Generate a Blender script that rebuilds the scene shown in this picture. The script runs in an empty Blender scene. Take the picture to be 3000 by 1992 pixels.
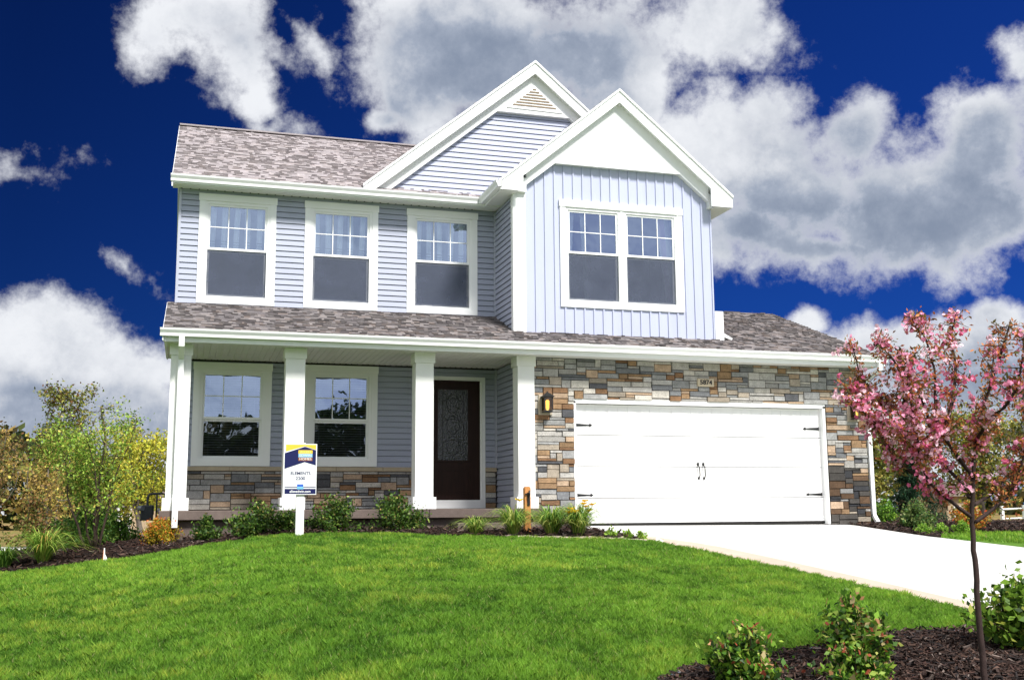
import bpy, bmesh, math, random
import numpy as np
from mathutils import Vector, Matrix
PI = math.pi
random.seed(7)
sc = bpy.context.scene
col = sc.collection

# ------------------------------------------------------------------ camera
cam_d = bpy.data.cameras.new("camera")
cam = bpy.data.objects.new("camera", cam_d); col.objects.link(cam)
cam_d.sensor_width = 36.0
cam_d.lens = 3148.3 / 3000 * 36
cam_d.clip_start = 0.05; cam_d.clip_end = 3000
YAW, PITCH, ROLL = .293, .1569, -.0074
CP = Vector((-6.3242, -17.3463, -.0098))
fw = Vector((math.sin(YAW)*math.cos(PITCH), math.cos(YAW)*math.cos(PITCH), math.sin(PITCH)))
rt = Vector((math.cos(YAW), -math.sin(YAW), 0)); up = rt.cross(fw)
r2 = math.cos(ROLL)*rt + math.sin(ROLL)*up; u2 = -math.sin(ROLL)*rt + math.cos(ROLL)*up
M = Matrix((r2, u2, -fw)).transposed().to_4x4(); M.translation = CP
cam.matrix_world = M
sc.camera = cam

# ------------------------------------------------------------------ light
SUN_AZ, SUN_EL = math.radians(200), math.radians(50)      # compass direction the sun stands in: in front of the house, to the right
SUN_AZ = math.radians(158)
sd = bpy.data.lights.new("sun", 'SUN'); sun = bpy.data.objects.new("sun", sd); col.objects.link(sun)
sd.energy = 4.6; sd.angle = math.radians(12); sd.color = (1.0, .97, .92)
sv = Vector((math.sin(SUN_AZ)*math.cos(SUN_EL), math.cos(SUN_AZ)*math.cos(SUN_EL), math.sin(SUN_EL)))
sun.rotation_euler = sv.to_track_quat('Z', 'Y').to_euler()
sc.view_settings.view_transform = 'Standard'; sc.view_settings.look = 'None'
sc.view_settings.exposure = 0.5; sc.view_settings.gamma = 1
sc.cycles.max_bounces = 6; sc.cycles.transparent_max_bounces = 12

# ------------------------------------------------------------------ sky with clouds
world = bpy.data.worlds.new("World"); sc.world = world; world.use_nodes = True
wt = world.node_tree; wt.nodes.clear()
def N(t, kind, **kw):
    n = t.nodes.new(kind)
    for k, v in kw.items():
        if k.startswith('i_'):
            n.inputs[int(k[2:])].default_value = v
        else: setattr(n, k, v)
    return n
def wmath(op, a, b=None, clamp=False):
    n = wt.nodes.new('ShaderNodeMath'); n.operation = op; n.use_clamp = clamp
    for i, q in enumerate((a, b)):
        if q is None: continue
        if isinstance(q, (int, float)): n.inputs[i].default_value = q
        else: wt.links.new(q, n.inputs[i])
    return n.outputs[0]
tc = wt.nodes.new('ShaderNodeTexCoord')
nrm = N(wt, 'ShaderNodeVectorMath', operation='NORMALIZE'); wt.links.new(tc.outputs['Generated'], nrm.inputs[0])
sep = wt.nodes.new('ShaderNodeSeparateXYZ'); wt.links.new(nrm.outputs[0], sep.inputs[0])
az = wmath('ARCTAN2', sep.outputs[0], sep.outputs[1]); el = wmath('ARCSINE', sep.outputs[2])
def wnoise(scale, detail, rough, vec, off=0, dist=0):
    n = N(wt, 'ShaderNodeTexNoise'); n.inputs['Scale'].default_value = scale
    n.inputs['Detail'].default_value = detail; n.inputs['Roughness'].default_value = rough
    n.inputs['Distortion'].default_value = dist
    a = N(wt, 'ShaderNodeVectorMath', operation='ADD'); a.inputs[1].default_value = (off, off*.7, off*.3)
    wt.links.new(vec, a.inputs[0]); wt.links.new(a.outputs[0], n.inputs['Vector'])
    return n
warp1 = wnoise(5, 4, .6, nrm.outputs[0], 3.1)
ws = N(wt, 'ShaderNodeSeparateColor'); wt.links.new(warp1.outputs['Color'], ws.inputs[0])
WA = .10
azw = wmath('ADD', az, wmath('MULTIPLY', wmath('SUBTRACT', ws.outputs[0], .5), WA))
elw = wmath('ADD', el, wmath('MULTIPLY', wmath('SUBTRACT', ws.outputs[1], .5), WA))
def blob(a, e, ra, re, rot=0, w=1.0):
    """soft ellipse of cloud centred at azimuth a, elevation e (radians)"""
    c, s = math.cos(rot), math.sin(rot)
    dx = wmath('SUBTRACT', azw, a); dy = wmath('SUBTRACT', elw, e)
    u = wmath('ADD', wmath('MULTIPLY', dx, c/ra), wmath('MULTIPLY', dy, s/ra))
    v = wmath('ADD', wmath('MULTIPLY', dx, -s/re), wmath('MULTIPLY', dy, c/re))
    r = wmath('SQRT', wmath('ADD', wmath('MULTIPLY', u, u), wmath('MULTIPLY', v, v)))
    return wmath('MULTIPLY', wmath('SUBTRACT', 1.0, r), w)
def union(bl):
    o = blob(*bl[0])
    for b in bl[1:]: o = wmath('MAXIMUM', o, blob(*b))
    return o
CLOUD = [(-0.0046, 0.4296, 0.0767, 0.0404, -0.0, 0.85), (0.0363, 0.4008, 0.0464, 0.0444, -0.349, 0.85), (0.0455, 0.3661, 0.0262, 0.0242, -0.0, 0.7), (0.1109, 0.4267, 0.0343, 0.0303, -0.0, 0.6), (0.0683, 0.4108, 0.0525, 0.0202, -0.0, 0.5), (-0.0346, 0.4045, 0.0283, 0.0323, -0.0, 0.5), (0.2736, 0.4412, 0.1171, 0.0767, -0.0, 1), (0.21, 0.3724, 0.0444, 0.0525, -0.0, 1), (0.38, 0.4167, 0.1614, 0.0807, -0.0, 1), (0.4893, 0.4288, 0.0686, 0.0484, -0.0, 1), (0.1851, 0.3486, 0.0323, 0.0202, -0.0, 0.8), (0.3236, 0.3377, 0.1614, 0.0605, -0.0, 1), (0.469, 0.332, 0.1211, 0.0686, -0.0, 1), (0.4081, 0.3661, 0.1009, 0.0605, -0.0, 1), (0.5472, 0.2841, 0.1049, 0.0807, -0.0, 1), (0.6039, 0.3284, 0.0484, 0.0484, -0.0, 0.8), (0.6595, 0.2587, 0.1332, 0.0807, -0.0, 1), (0.7246, 0.317, 0.0605, 0.0727, -0.0, 1.1), (0.7499, 0.37, 0.0283, 0.0444, -0.0, 0.9), (0.5136, 0.2397, 0.0807, 0.0444, -0.0, 0.9), (0.7397, 0.2424, 0.0605, 0.0484, -0.0, 1), (0.583, 0.2273, 0.1332, 0.0202, -0.0, 0.8), (0.5685, 0.1681, 0.0242, 0.0161, -0.0, 0.8), (0.6694, 0.1335, 0.1332, 0.0404, -0.0, 1), (0.723, 0.1559, 0.0525, 0.0242, -0.0, 0.9), (0.6826, 0.0693, 0.2018, 0.0605, -0.0, 1), (0.522, 0.1606, 0.0242, 0.0161, -0.0, 0.6), (-0.1294, 0.1404, 0.0928, 0.0444, -0.0, 1), (-0.0934, 0.1123, 0.1049, 0.0605, -0.0, 1), (-0.0408, 0.1332, 0.0605, 0.0323, -0.0, 0.8), (-0.1252, 0.0669, 0.1049, 0.0605, -0.0, 1), (-0.166, 0.2905, 0.0283, 0.0121, -0.0, 0.17), (-0.0457, 0.1997, 0.0484, 0.0129, -0.663, 0.24), (-0.0737, 0.2149, 0.0242, 0.0089, -0.873, 0.2), (0.0622, 0.3466, 0.0283, 0.0141, -0.0, 0.35), (-0.0803, -0.0062, 0.2825, 0.0807, -0.0, 1), (-0.0125, 0.0689, 0.0646, 0.0444, -0.0, 1), (0.5726, 0.0268, 0.1614, 0.0807, -0.0, 1), (0.7288, 0.0967, 0.0807, 0.0605, -0.0, 1), (0.282, 0.4074, 0.1695, 0.0686, -0.0, 1)]
GRAY = [(0.324, 0.3688, 0.2422, 0.1049, -0.0, 0.45), (0.6223, 0.2548, 0.2825, 0.1049, -0.0, 0.4), (-0.085, 0.0864, 0.2018, 0.0807, -0.0, 0.4), (0.6859, 0.1176, 0.2018, 0.0605, -0.0, 0.4), (0.2946, 0.3921, 0.1695, 0.0605, -0.0, 0.9), (0.3545, 0.4176, 0.1049, 0.0484, -0.0, 0.7), (0.2394, 0.4372, 0.0807, 0.0363, -0.0, 0.5), (0.632, 0.2311, 0.226, 0.0525, -0.0, 0.9), (0.5569, 0.2447, 0.1211, 0.0484, -0.0, 0.5), (0.7353, 0.319, 0.0807, 0.0363, -0.0, 0.7), (0.7141, 0.2711, 0.1049, 0.0363, -0.0, 0.5), (-0.1317, 0.0631, 0.1292, 0.0686, -0.0, 1.6), (-0.0204, 0.084, 0.1049, 0.0444, -0.0, 0.9), (0.7028, 0.1129, 0.1049, 0.0323, -0.0, 0.8), (0.5961, 0.1222, 0.0807, 0.0242, -0.0, 0.5), (0.0359, 0.4118, 0.1049, 0.0363, -0.0, 0.6), (0.0926, 0.4162, 0.0484, 0.0242, -0.0, 0.4)]

cl = wmath('MULTIPLY', wmath('MINIMUM', union(CLOUD), .8), 2.7)
fbm = wnoise(9.0, 14, .66, nrm.outputs[0], 11.3, .0)
fb2 = wnoise(26, 10, .68, nrm.outputs[0], 2.3, 0)
dens_f = wmath('ADD', wmath('ADD', cl, wmath('MULTIPLY', wmath('SUBTRACT', fbm.outputs['Fac'], .50), 7.0)), wmath('MULTIPLY', wmath('SUBTRACT', fb2.outputs['Fac'], .5), .7))
# away from the view the cover is broken cloud as well
oth = wnoise(2.2, 7, .6, nrm.outputs[0], 5.5, .2)
dens_o = wmath('MULTIPLY', wmath('SUBTRACT', oth.outputs['Fac'], .29), 5.0)
inv = wmath('SUBTRACT', 1.0, wmath('MULTIPLY', wmath('SUBTRACT', wmath('ABSOLUTE', wmath('SUBTRACT', az, .293)), .62), 5, True))
dens = wmath('ADD', wmath('MULTIPLY', dens_f, inv), wmath('MULTIPLY', dens_o, wmath('SUBTRACT', 1.0, inv)))
mr = N(wt, 'ShaderNodeMapRange', interpolation_type='SMOOTHSTEP'); mr.inputs[1].default_value = -.15; mr.inputs[2].default_value = 1.45
wt.links.new(dens, mr.inputs[0])
alpha = mr.outputs[0]
gray = wmath('MAXIMUM', blob(*GRAY[0]), 0)
for b_ in GRAY[1:]: gray = wmath('ADD', gray, wmath('MAXIMUM', blob(*b_), 0))
gray = wmath('MINIMUM', gray, .9)
shn = wnoise(5.5, 9, .55, nrm.outputs[0], 21.7, .1)
deep = N(wt, 'ShaderNodeMapRange', interpolation_type='SMOOTHSTEP'); deep.inputs[1].default_value = .2; deep.inputs[2].default_value = 1.9; wt.links.new(dens, deep.inputs[0])
g1 = wmath('ADD', wmath('MULTIPLY', gray, 1.55), wmath('MULTIPLY', wmath('SUBTRACT', shn.outputs['Fac'], .5), 4.0))
upn = N(wt, 'ShaderNodeVectorMath', operation='ADD'); upn.inputs[1].default_value = (.006, -.004, .022); wt.links.new(nrm.outputs[0], upn.inputs[0])
fbu = wnoise(9.0, 14, .66, upn.outputs[0], 11.3, .0)
g1 = wmath('SUBTRACT', g1, wmath('MULTIPLY', wmath('SUBTRACT', fbm.outputs['Fac'], fbu.outputs['Fac']), 3.6))
g2 = N(wt, 'ShaderNodeMapRange', interpolation_type='SMOOTHSTEP'); g2.inputs[1].default_value = -.9; g2.inputs[2].default_value = 2.1
wt.links.new(g1, g2.inputs[0])
g3 = wmath('MULTIPLY', g2.outputs[0], deep.outputs[0])
# thin rims of the clouds stay mid-bright
ramp = N(wt, 'ShaderNodeValToRGB'); e0 = ramp.color_ramp
e0.elements[0].position = 0; e0.elements[0].color = (.84, .86, .90, 1)
e0.elements[1].position = 1; e0.elements[1].color = (.23, .28, .38, 1)
m_ = e0.elements.new(.35); m_.color = (.62, .65, .71, 1)
m_ = e0.elements.new(.7); m_.color = (.36, .41, .51, 1)
wt.links.new(g3, ramp.inputs[0])
x10 = N(wt, 'ShaderNodeVectorMath', operation='SCALE'); x10.inputs[3].default_value = 8.0
# unseen clouds behind the viewer, brightened as added fill light for the porch
front = wmath('MULTIPLY', wmath('SUBTRACT', .35, sep.outputs[1]), 1.4, True)
wt.links.new(wmath('ADD', 7.4, wmath('MULTIPLY', front, 4.0)), x10.inputs[3])
wt.links.new(ramp.outputs[0], x10.inputs[0])
sky = N(wt, 'ShaderNodeTexSky', sky_type='NISHITA'); sky.sun_disc = False
sky.sun_elevation = SUN_EL; sky.sun_rotation = SUN_AZ; sky.altitude = 300; sky.air_density = 1.0; sky.dust_density = .3; sky.ozone_density = 4
tint = N(wt, 'ShaderNodeVectorMath', operation='MULTIPLY'); tint.inputs[1].default_value = (.027, .112, .41)
wt.links.new(sky.outputs[0], tint.inputs[0])
tsc = N(wt, 'ShaderNodeVectorMath', operation='SCALE'); wt.links.new(tint.outputs[0], tsc.inputs[0])
mga = N(wt, 'ShaderNodeMapRange'); mga.inputs[1].default_value = -.15; mga.inputs[2].default_value = .75; mga.inputs[3].default_value = .42; mga.inputs[4].default_value = 1.15
wt.links.new(az, mga.inputs[0]); wt.links.new(mga.outputs[0], tsc.inputs[3])
mix = N(wt, 'ShaderNodeMix', data_type='RGBA')
wt.links.new(alpha, mix.inputs[0]); wt.links.new(tsc.outputs[0], mix.inputs[6]); wt.links.new(x10.outputs[0], mix.inputs[7])
bg = wt.nodes.new('ShaderNodeBackground'); bg.inputs[1].default_value = .1
wt.links.new(mix.outputs[2], bg.inputs[0])
wo = wt.nodes.new('ShaderNodeOutputWorld'); wt.links.new(bg.outputs[0], wo.inputs[0])

# ------------------------------------------------------------------ helpers
def tag(o, label=None, cat=None, group=None, kind=None):
    if label: o['label'] = label
    if cat: o['category'] = cat
    if group: o['group'] = group
    if kind: o['kind'] = kind
    return o
def empty(name, loc=(0, 0, 0), label=None, cat=None, group=None):
    o = bpy.data.objects.new(name, None); o.location = loc; o.empty_display_size = .2
    col.objects.link(o); return tag(o, label, cat, group)
class MB:
    def __init__(s): s.v = []; s.f = []; s.c = []
    def face(s, pts, c=(1, 1, 1)):
        n = len(s.v); s.v += [tuple(p) for p in pts]; s.f.append(tuple(range(n, n+len(pts)))); s.c.append(c)
    def box(s, x0, x1, y0, y1, z0, z1, c=(1, 1, 1)):
        P = [(x0,y0,z0),(x1,y0,z0),(x1,y1,z0),(x0,y1,z0),(x0,y0,z1),(x1,y0,z1),(x1,y1,z1),(x0,y1,z1)]
        n = len(s.v); s.v += P
        for q in ((0,3,2,1),(4,5,6,7),(0,1,5,4),(1,2,6,5),(2,3,7,6),(3,0,4,7)):
            s.f.append(tuple(n+i for i in q)); s.c.append(c)
    def bbox(s, x0, x1, y0, y1, z0, z1, b=.006, c=(1, 1, 1)):
        """box with chamfered front edges (front looks to -Y)"""
        P = [(x0,y0+b,z0),(x1,y0+b,z0),(x1,y0+b,z1),(x0,y0+b,z1),
             (x0+b,y0,z0+b),(x1-b,y0,z0+b),(x1-b,y0,z1-b),(x0+b,y0,z1-b),
             (x0,y1,z0),(x1,y1,z0),(x1,y1,z1),(x0,y1,z1)]
        n = len(s.v); s.v += P
        for q in ((4,5,6,7),(0,1,5,4),(1,2,6,5),(2,3,7,6),(3,0,4,7),(8,9,1,0),(9,10,2,1),(10,11,3,2),(11,8,0,3),(9,8,11,10)):
            s.f.append(tuple(n+i for i in q)); s.c.append(c)
    def prism(s, pts, axis, a, b, c=(1, 1, 1)):
        """closed polygon pts (2d) swept along axis from a to b. axis 0: pts=(y,z); 1: pts=(x,z); 2: pts=(x,y)"""
        def P(p, t):
            return (t, p[0], p[1]) if axis == 0 else ((p[0], t, p[1]) if axis == 1 else (p[0], p[1], t))
        n = len(s.v); k = len(pts)
        s.v += [P(p, a) for p in pts] + [P(p, b) for p in pts]
        s.f.append(tuple(n+i for i in range(k))); s.c.append(c)
        s.f.append(tuple(n+k+i for i in reversed(range(k)))); s.c.append(c)
        for i in range(k):
            j = (i+1) % k; s.f.append((n+j, n+i, n+k+i, n+k+j)); s.c.append(c)
    def tube(s, pts, rad, seg=6, c=(1, 1, 1), cap=True):
        pts = [Vector(p) for p in pts]; k = len(pts)
        if not hasattr(rad, '__len__'): rad = [rad]*k
        n = len(s.v)
        for i, p in enumerate(pts):
            t = (pts[min(i+1, k-1)] - pts[max(i-1, 0)])
            if t.length < 1e-9: t = Vector((0, 0, 1))
            t.normalize()
            a = t.cross(Vector((.13, .99, .05)) if abs(t.y) < .9 else Vector((1, 0, 0))).normalized(); b = t.cross(a)
            for j in range(seg):
                an = 2*PI*j/seg; s.v.append(tuple(p + rad[i]*(math.cos(an)*a + math.sin(an)*b)))
        for i in range(k-1):
            for j in range(seg):
                j2 = (j+1) % seg
                s.f.append((n+i*seg+j, n+i*seg+j2, n+(i+1)*seg+j2, n+(i+1)*seg+j)); s.c.append(c)
        if cap:
            s.f.append(tuple(n+j for j in reversed(range(seg)))); s.c.append(c)
            s.f.append(tuple(n+(k-1)*seg+j for j in range(seg))); s.c.append(c)
    def build(s, name, mat, parent=None, smooth=False, normals=True):
        me = bpy.data.meshes.new(name); me.from_pydata(s.v, [], s.f)
        ca = me.color_attributes.new('Col', 'FLOAT_COLOR', 'CORNER')
        arr = np.ones((len(me.loops), 4), np.float32)
        cc = np.array([tuple(c)[:3] for c in s.c], np.float32)
        tot = np.array([len(f) for f in s.f])
        arr[:, :3] = np.repeat(cc, tot, axis=0)
        ca.data.foreach_set('color', arr.ravel())
        if normals:
            bm = bmesh.new(); bm.from_mesh(me); bmesh.ops.recalc_face_normals(bm, faces=bm.faces); bm.to_mesh(me); bm.free()
        me.update()
        if smooth: me.polygons.foreach_set('use_smooth', [True]*len(me.polygons))
        me.materials.append(mat)
        o = bpy.data.objects.new(name, me); col.objects.link(o)
        if parent: o.parent = parent; o.matrix_parent_inverse = parent_inv(parent)
        return o
def parent_inv(p):
    m = Matrix.Translation(p.location)
    q = p.parent
    while q: m = Matrix.Translation(q.location) @ m if False else m; q = q.parent
    return world_of(p).inverted()
def world_of(o):
    m = o.matrix_basis.copy()
    if o.parent: m = world_of(o.parent) @ o.matrix_parent_inverse @ m
    return m

def material(name, base, rough=.6, var=.12, vscale=8, bump=0., bscale=60, attr=False, spec=.3, metal=0., fine=0., coords='Object', stretch=None):
    """Principled with large and fine colour variation and a bump; attr multiplies by the painted piece colour"""
    m = bpy.data.materials.new(name); m.use_nodes = True; t = m.node_tree; b = t.nodes['Principled BSDF']
    b.inputs['Roughness'].default_value = rough; b.inputs['Metallic'].default_value = metal
    b.inputs['Specular IOR Level'].default_value = spec
    tcn = t.nodes.new('ShaderNodeTexCoord'); vec = tcn.outputs[coords]
    if stretch:
        mp = t.nodes.new('ShaderNodeMapping'); mp.inputs['Scale'].default_value = stretch; t.links.new(vec, mp.inputs[0]); vec = mp.outputs[0]
    n1 = t.nodes.new('ShaderNodeTexNoise'); n1.inputs['Scale'].default_value = vscale; n1.inputs['Detail'].default_value = 6; n1.inputs['Roughness'].default_value = .6
    t.links.new(vec, n1.inputs['Vector'])
    mr = t.nodes.new('ShaderNodeMapRange'); mr.inputs[1].default_value = .3; mr.inputs[2].default_value = .7
    mr.inputs[3].default_value = 1-var; mr.inputs[4].default_value = 1+var; t.links.new(n1.outputs[0], mr.inputs[0])
    val = mr.outputs[0]
    n2 = t.nodes.new('ShaderNodeTexNoise'); n2.inputs['Scale'].default_value = bscale; n2.inputs['Detail'].default_value = 5; n2.inputs['Roughness'].default_value = .65
    t.links.new(vec, n2.inputs['Vector'])
    if fine:
        mf = t.nodes.new('ShaderNodeMapRange'); mf.inputs[1].default_value = .3; mf.inputs[2].default_value = .7
        mf.inputs[3].default_value = 1-fine; mf.inputs[4].default_value = 1+fine; t.links.new(n2.outputs[0], mf.inputs[0])
        mm = t.nodes.new('ShaderNodeMath'); mm.operation = 'MULTIPLY'; t.links.new(val, mm.inputs[0]); t.links.new(mf.outputs[0], mm.inputs[1]); val = mm.outputs[0]
    sc_ = t.nodes.new('ShaderNodeVectorMath'); sc_.operation = 'SCALE'; t.links.new(val, sc_.inputs[3])
    if attr:
        a = t.nodes.new('ShaderNodeAttribute'); a.attribute_name = 'Col'
        mu = t.nodes.new('ShaderNodeVectorMath'); mu.operation = 'MULTIPLY'; mu.inputs[1].default_value = base
        t.links.new(a.outputs['Color'], mu.inputs[0]); t.links.new(mu.outputs[0], sc_.inputs[0])
    else: sc_.inputs[0].default_value = base
    t.links.new(sc_.outputs[0], b.inputs['Base Color'])
    if bump:
        bn = t.nodes.new('ShaderNodeBump'); bn.inputs['Strength'].default_value = 1; bn.inputs['Distance'].default_value = bump
        t.links.new(n2.outputs[0], bn.inputs['Height']); t.links.new(bn.outputs[0], b.inputs['Normal'])
    return m
def leafmat(name, base, trans=.35, rough=.55, spec=.25):
    m = bpy.data.materials.new(name); m.use_nodes = True; t = m.node_tree; b = t.nodes['Principled BSDF']
    b.inputs['Roughness'].default_value = rough; b.inputs['Specular IOR Level'].default_value = spec
    a = t.nodes.new('ShaderNodeAttribute'); a.attribute_name = 'Col'
    mu = t.nodes.new('ShaderNodeVectorMath'); mu.operation = 'MULTIPLY'; mu.inputs[1].default_value = base
    t.links.new(a.outputs['Color'], mu.inputs[0]); t.links.new(mu.outputs[0], b.inputs['Base Color'])
    tr = t.nodes.new('ShaderNodeBsdfTranslucent'); t.links.new(mu.outputs[0], tr.inputs[0])
    mx = t.nodes.new('ShaderNodeMixShader'); mx.inputs[0].default_value = trans
    t.links.new(b.outputs[0], mx.inputs[1]); t.links.new(tr.outputs[0], mx.inputs[2])
    t.links.new(mx.outputs[0], t.nodes['Material Output'].inputs[0])
    return m
def glassmat(name, tintc, refl, see):
    """window pane: mirror part over a see-through part"""
    m = bpy.data.materials.new(name); m.use_nodes = True; t = m.node_tree; t.nodes.remove(t.nodes['Principled BSDF'])
    gl = t.nodes.new('ShaderNodeBsdfGlossy'); gl.inputs['Roughness'].default_value = .012; gl.inputs[0].default_value = (*tintc, 1)
    n = t.nodes.new('ShaderNodeTexNoise'); n.inputs['Scale'].default_value = 1.7; tcn = t.nodes.new('ShaderNodeTexCoord'); t.links.new(tcn.outputs['Object'], n.inputs['Vector'])
    bn = t.nodes.new('ShaderNodeBump'); bn.inputs['Distance'].default_value = .004; t.links.new(n.outputs[0], bn.inputs['Height']); t.links.new(bn.outputs[0], gl.inputs['Normal'])
    tp = t.nodes.new('ShaderNodeBsdfTransparent'); tp.inputs[0].default_value = (*see, 1)
    lw = t.nodes.new('ShaderNodeLayerWeight'); lw.inputs[0].default_value = .25
    mr = t.nodes.new('ShaderNodeMapRange'); mr.inputs[3].default_value = refl; mr.inputs[4].default_value = 1; t.links.new(lw.outputs['Fresnel'], mr.inputs[0])
    mx = t.nodes.new('ShaderNodeMixShader'); t.links.new(mr.outputs[0], mx.inputs[0]); t.links.new(tp.outputs[0], mx.inputs[1]); t.links.new(gl.outputs[0], mx.inputs[2])
    t.links.new(mx.outputs[0], t.nodes['Material Output'].inputs[0])
    return m

WHITE = material('white_vinyl_trim', (.83, .84, .84), .45, .02, 3, .0004, 80, spec=.35)
WHITE_C = material('white_painted_column', (.84, .84, .82), .5, .03, 2.5, .0006, 90)
SOFFIT = material('soffit_vinyl', (.74, .75, .72), .5, .03, 3, attr=True)
SIDING = material('blue_grey_vinyl_siding', (.36, .385, .48), .5, .05, 1.3, .0012, 140, fine=.03, stretch=(1, 1, 3))
BOARD = material('pale_board_and_batten', (.455, .485, .63), .5, .04, 1.2, .0010, 120, fine=.02, stretch=(3, 3, .6))
GSIDING = material('gable_lap_siding', (.40, .43, .56), .5, .05, 1.3, .0012, 140, fine=.03, stretch=(1, 1, 3))  # same siding as the walls; paler colour stands in for less shade here
SHINGLE = material('asphalt_shingle', (1, 1, 1), .92, .10, 30, .004, 260, attr=True, spec=.15, fine=.35)
STONE = material('ledge_stone', (1, 1, 1), .85, .20, 9, .010, 55, attr=True, spec=.25, fine=.28)
MORTAR = material('dark_mortar', (.05, .045, .04), .95, .2, 20, .004, 90)
LEDGE = material('cast_stone_ledge', (.42, .35, .25), .8, .10, 5, .003, 90, fine=.08)
CONC_D = material('weathered_brown_concrete', (.13, .10, .088), .9, .25, 3, .003, 70, fine=.15)
CONC_W = material('pale_driveway_concrete', (.58, .565, .545), .88, .10, 1.1, .0012, 150, fine=.06)
BLACKM = material('black_painted_metal', (.012, .012, .013), .4, .1, 20, spec=.5)
RUBBER = material('black_rubber_seal', (.015, .014, .013), .8, .1, 20)
DOORM = material('dark_espresso_door', (.022, .009, .006), .4, .25, 3, .0006, 60, spec=.18, stretch=(12, 12, 1))
WOOD = material('weathered_cedar_post', (.50, .22, .07), .75, .2, 6, .002, 50, stretch=(6, 6, 1), fine=.1)
GARAGE = material('white_steel_garage_door', (.84, .84, .83), .4, .015, 2, .0008, 160, stretch=(1, 1, 5))
CLOTH = material('white_curtain_cloth', (.62, .64, .64), .8, .06, 10)
CLOTH2 = material('pale_lilac_curtain', (.60, .52, .62), .8, .06, 10)
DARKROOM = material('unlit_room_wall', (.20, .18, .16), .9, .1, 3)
BLIND = material('white_blind_slat', (.40, .41, .42), .5, .03, 5)
GLASS = glassmat('window_glass', (.60, .74, 1.0), .36, (.80, .84, .86))
GLASS_L = glassmat('lower_window_glass', (.8, .9, 1), .16, (.72, .76, .78))
SCREEN = bpy.data.materials.new('insect_screen'); SCREEN.use_nodes = True
_t = SCREEN.node_tree; _b = _t.nodes['Principled BSDF']; _b.inputs['Base Color'].default_value = (.06, .075, .12, 1); _b.inputs['Roughness'].default_value = .7
_tp = _t.nodes.new('ShaderNodeBsdfTransparent'); _mx = _t.nodes.new('ShaderNodeMixShader')
_n = _t.nodes.new('ShaderNodeTexNoise'); _n.inputs['Scale'].default_value = 3.5; _n.inputs['Detail'].default_value = 4
_tc = _t.nodes.new('ShaderNodeTexCoord'); _t.links.new(_tc.outputs['Object'], _n.inputs['Vector'])
_mr = _t.nodes.new('ShaderNodeMapRange'); _mr.inputs[1].default_value = .3; _mr.inputs[2].default_value = .7; _mr.inputs[3].default_value = .55; _mr.inputs[4].default_value = .8
_t.links.new(_n.outputs[0], _mr.inputs[0]); _t.links.new(_mr.outputs[0], _mx.inputs[0])
_t.links.new(_tp.outputs[0], _mx.inputs[1]); _t.links.new(_b.outputs[0], _mx.inputs[2]); _t.links.new(_mx.outputs[0], _t.nodes['Material Output'].inputs[0])

# ------------------------------------------------------------------ ground
def sm(a, b, x):
    t = np.clip((np.asarray(x, float)-a)/(b-a), 0, 1); return t*t*(3-2*t)
def h(X, Y):
    X = np.asarray(X, float); Y = np.asarray(Y, float)
    d = np.maximum(0, -Y)
    z = -.30-.045*d-.0014*d*d
    z = np.where(d > 17, -.30-.045*17-.0014*289-.02*(d-17), z)
    z = np.maximum(z, -1.9)
    l = np.maximum(0, -5.0-X); z = z-(.13-.04*sm(-1.5, 1, Y))*np.minimum(l, 5)*(1-sm(8, 16, d))
    z = z-.017*np.clip(X, 0, 9)*np.minimum(1, .3+d/3)
    z = z-.5*sm(5, 16, Y)
    return z
def hz(x, y): return float(h(x, y))
def grid_mesh(name, xs, ys, zfun, mat, mask=None):
    X, Y = np.meshgrid(xs, ys); Z = zfun(X, Y)
    nx, ny = len(xs), len(ys)
    v = np.stack([X.ravel(), Y.ravel(), Z.ravel()], 1)
    i, j = np.meshgrid(np.arange(nx-1), np.arange(ny-1)); a = (j*nx+i).ravel()
    f = np.stack([a, a+1, a+1+nx, a+nx], 1)
    if mask is not None:
        cx = (X[:-1, :-1]+X[1:, 1:])/2; cy = (Y[:-1, :-1]+Y[1:, 1:])/2
        f = f[mask(cx, cy).ravel()]
    me = bpy.data.meshes.new(name); me.from_pydata(v.tolist(), [], f.tolist()); me.update()
    me.polygons.foreach_set('use_smooth', [True]*len(me.polygons)); me.materials.append(mat)
    o = bpy.data.objects.new(name, me); col.objects.link(o); return o

# ------------------------------------------------------------------ numpy mesh builders
def poly_mesh(name, V, k, C, mat, parent=None, smooth=False):
    """V: (n,k,3) separate k-gons, C: (n,3) colour of each"""
    n = len(V); me = bpy.data.meshes.new(name)
    me.vertices.add(n*k); me.vertices.foreach_set('co', np.ascontiguousarray(V, np.float32).ravel())
    me.loops.add(n*k); me.loops.foreach_set('vertex_index', np.arange(n*k, dtype=np.int32))
    me.polygons.add(n); me.polygons.foreach_set('loop_start', np.arange(0, n*k, k, dtype=np.int32))
    me.update(calc_edges=True)
    ca = me.color_attributes.new('Col', 'FLOAT_COLOR', 'CORNER')
    a = np.ones((n*k, 4), np.float32); a[:, :3] = np.repeat(np.asarray(C, np.float32), k, axis=0)
    ca.data.foreach_set('color', a.ravel()); me.materials.append(mat)
    o = bpy.data.objects.new(name, me); col.objects.link(o)
    if parent: o.parent = parent; o.matrix_parent_inverse = world_of(parent).inverted()
    return o
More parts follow.
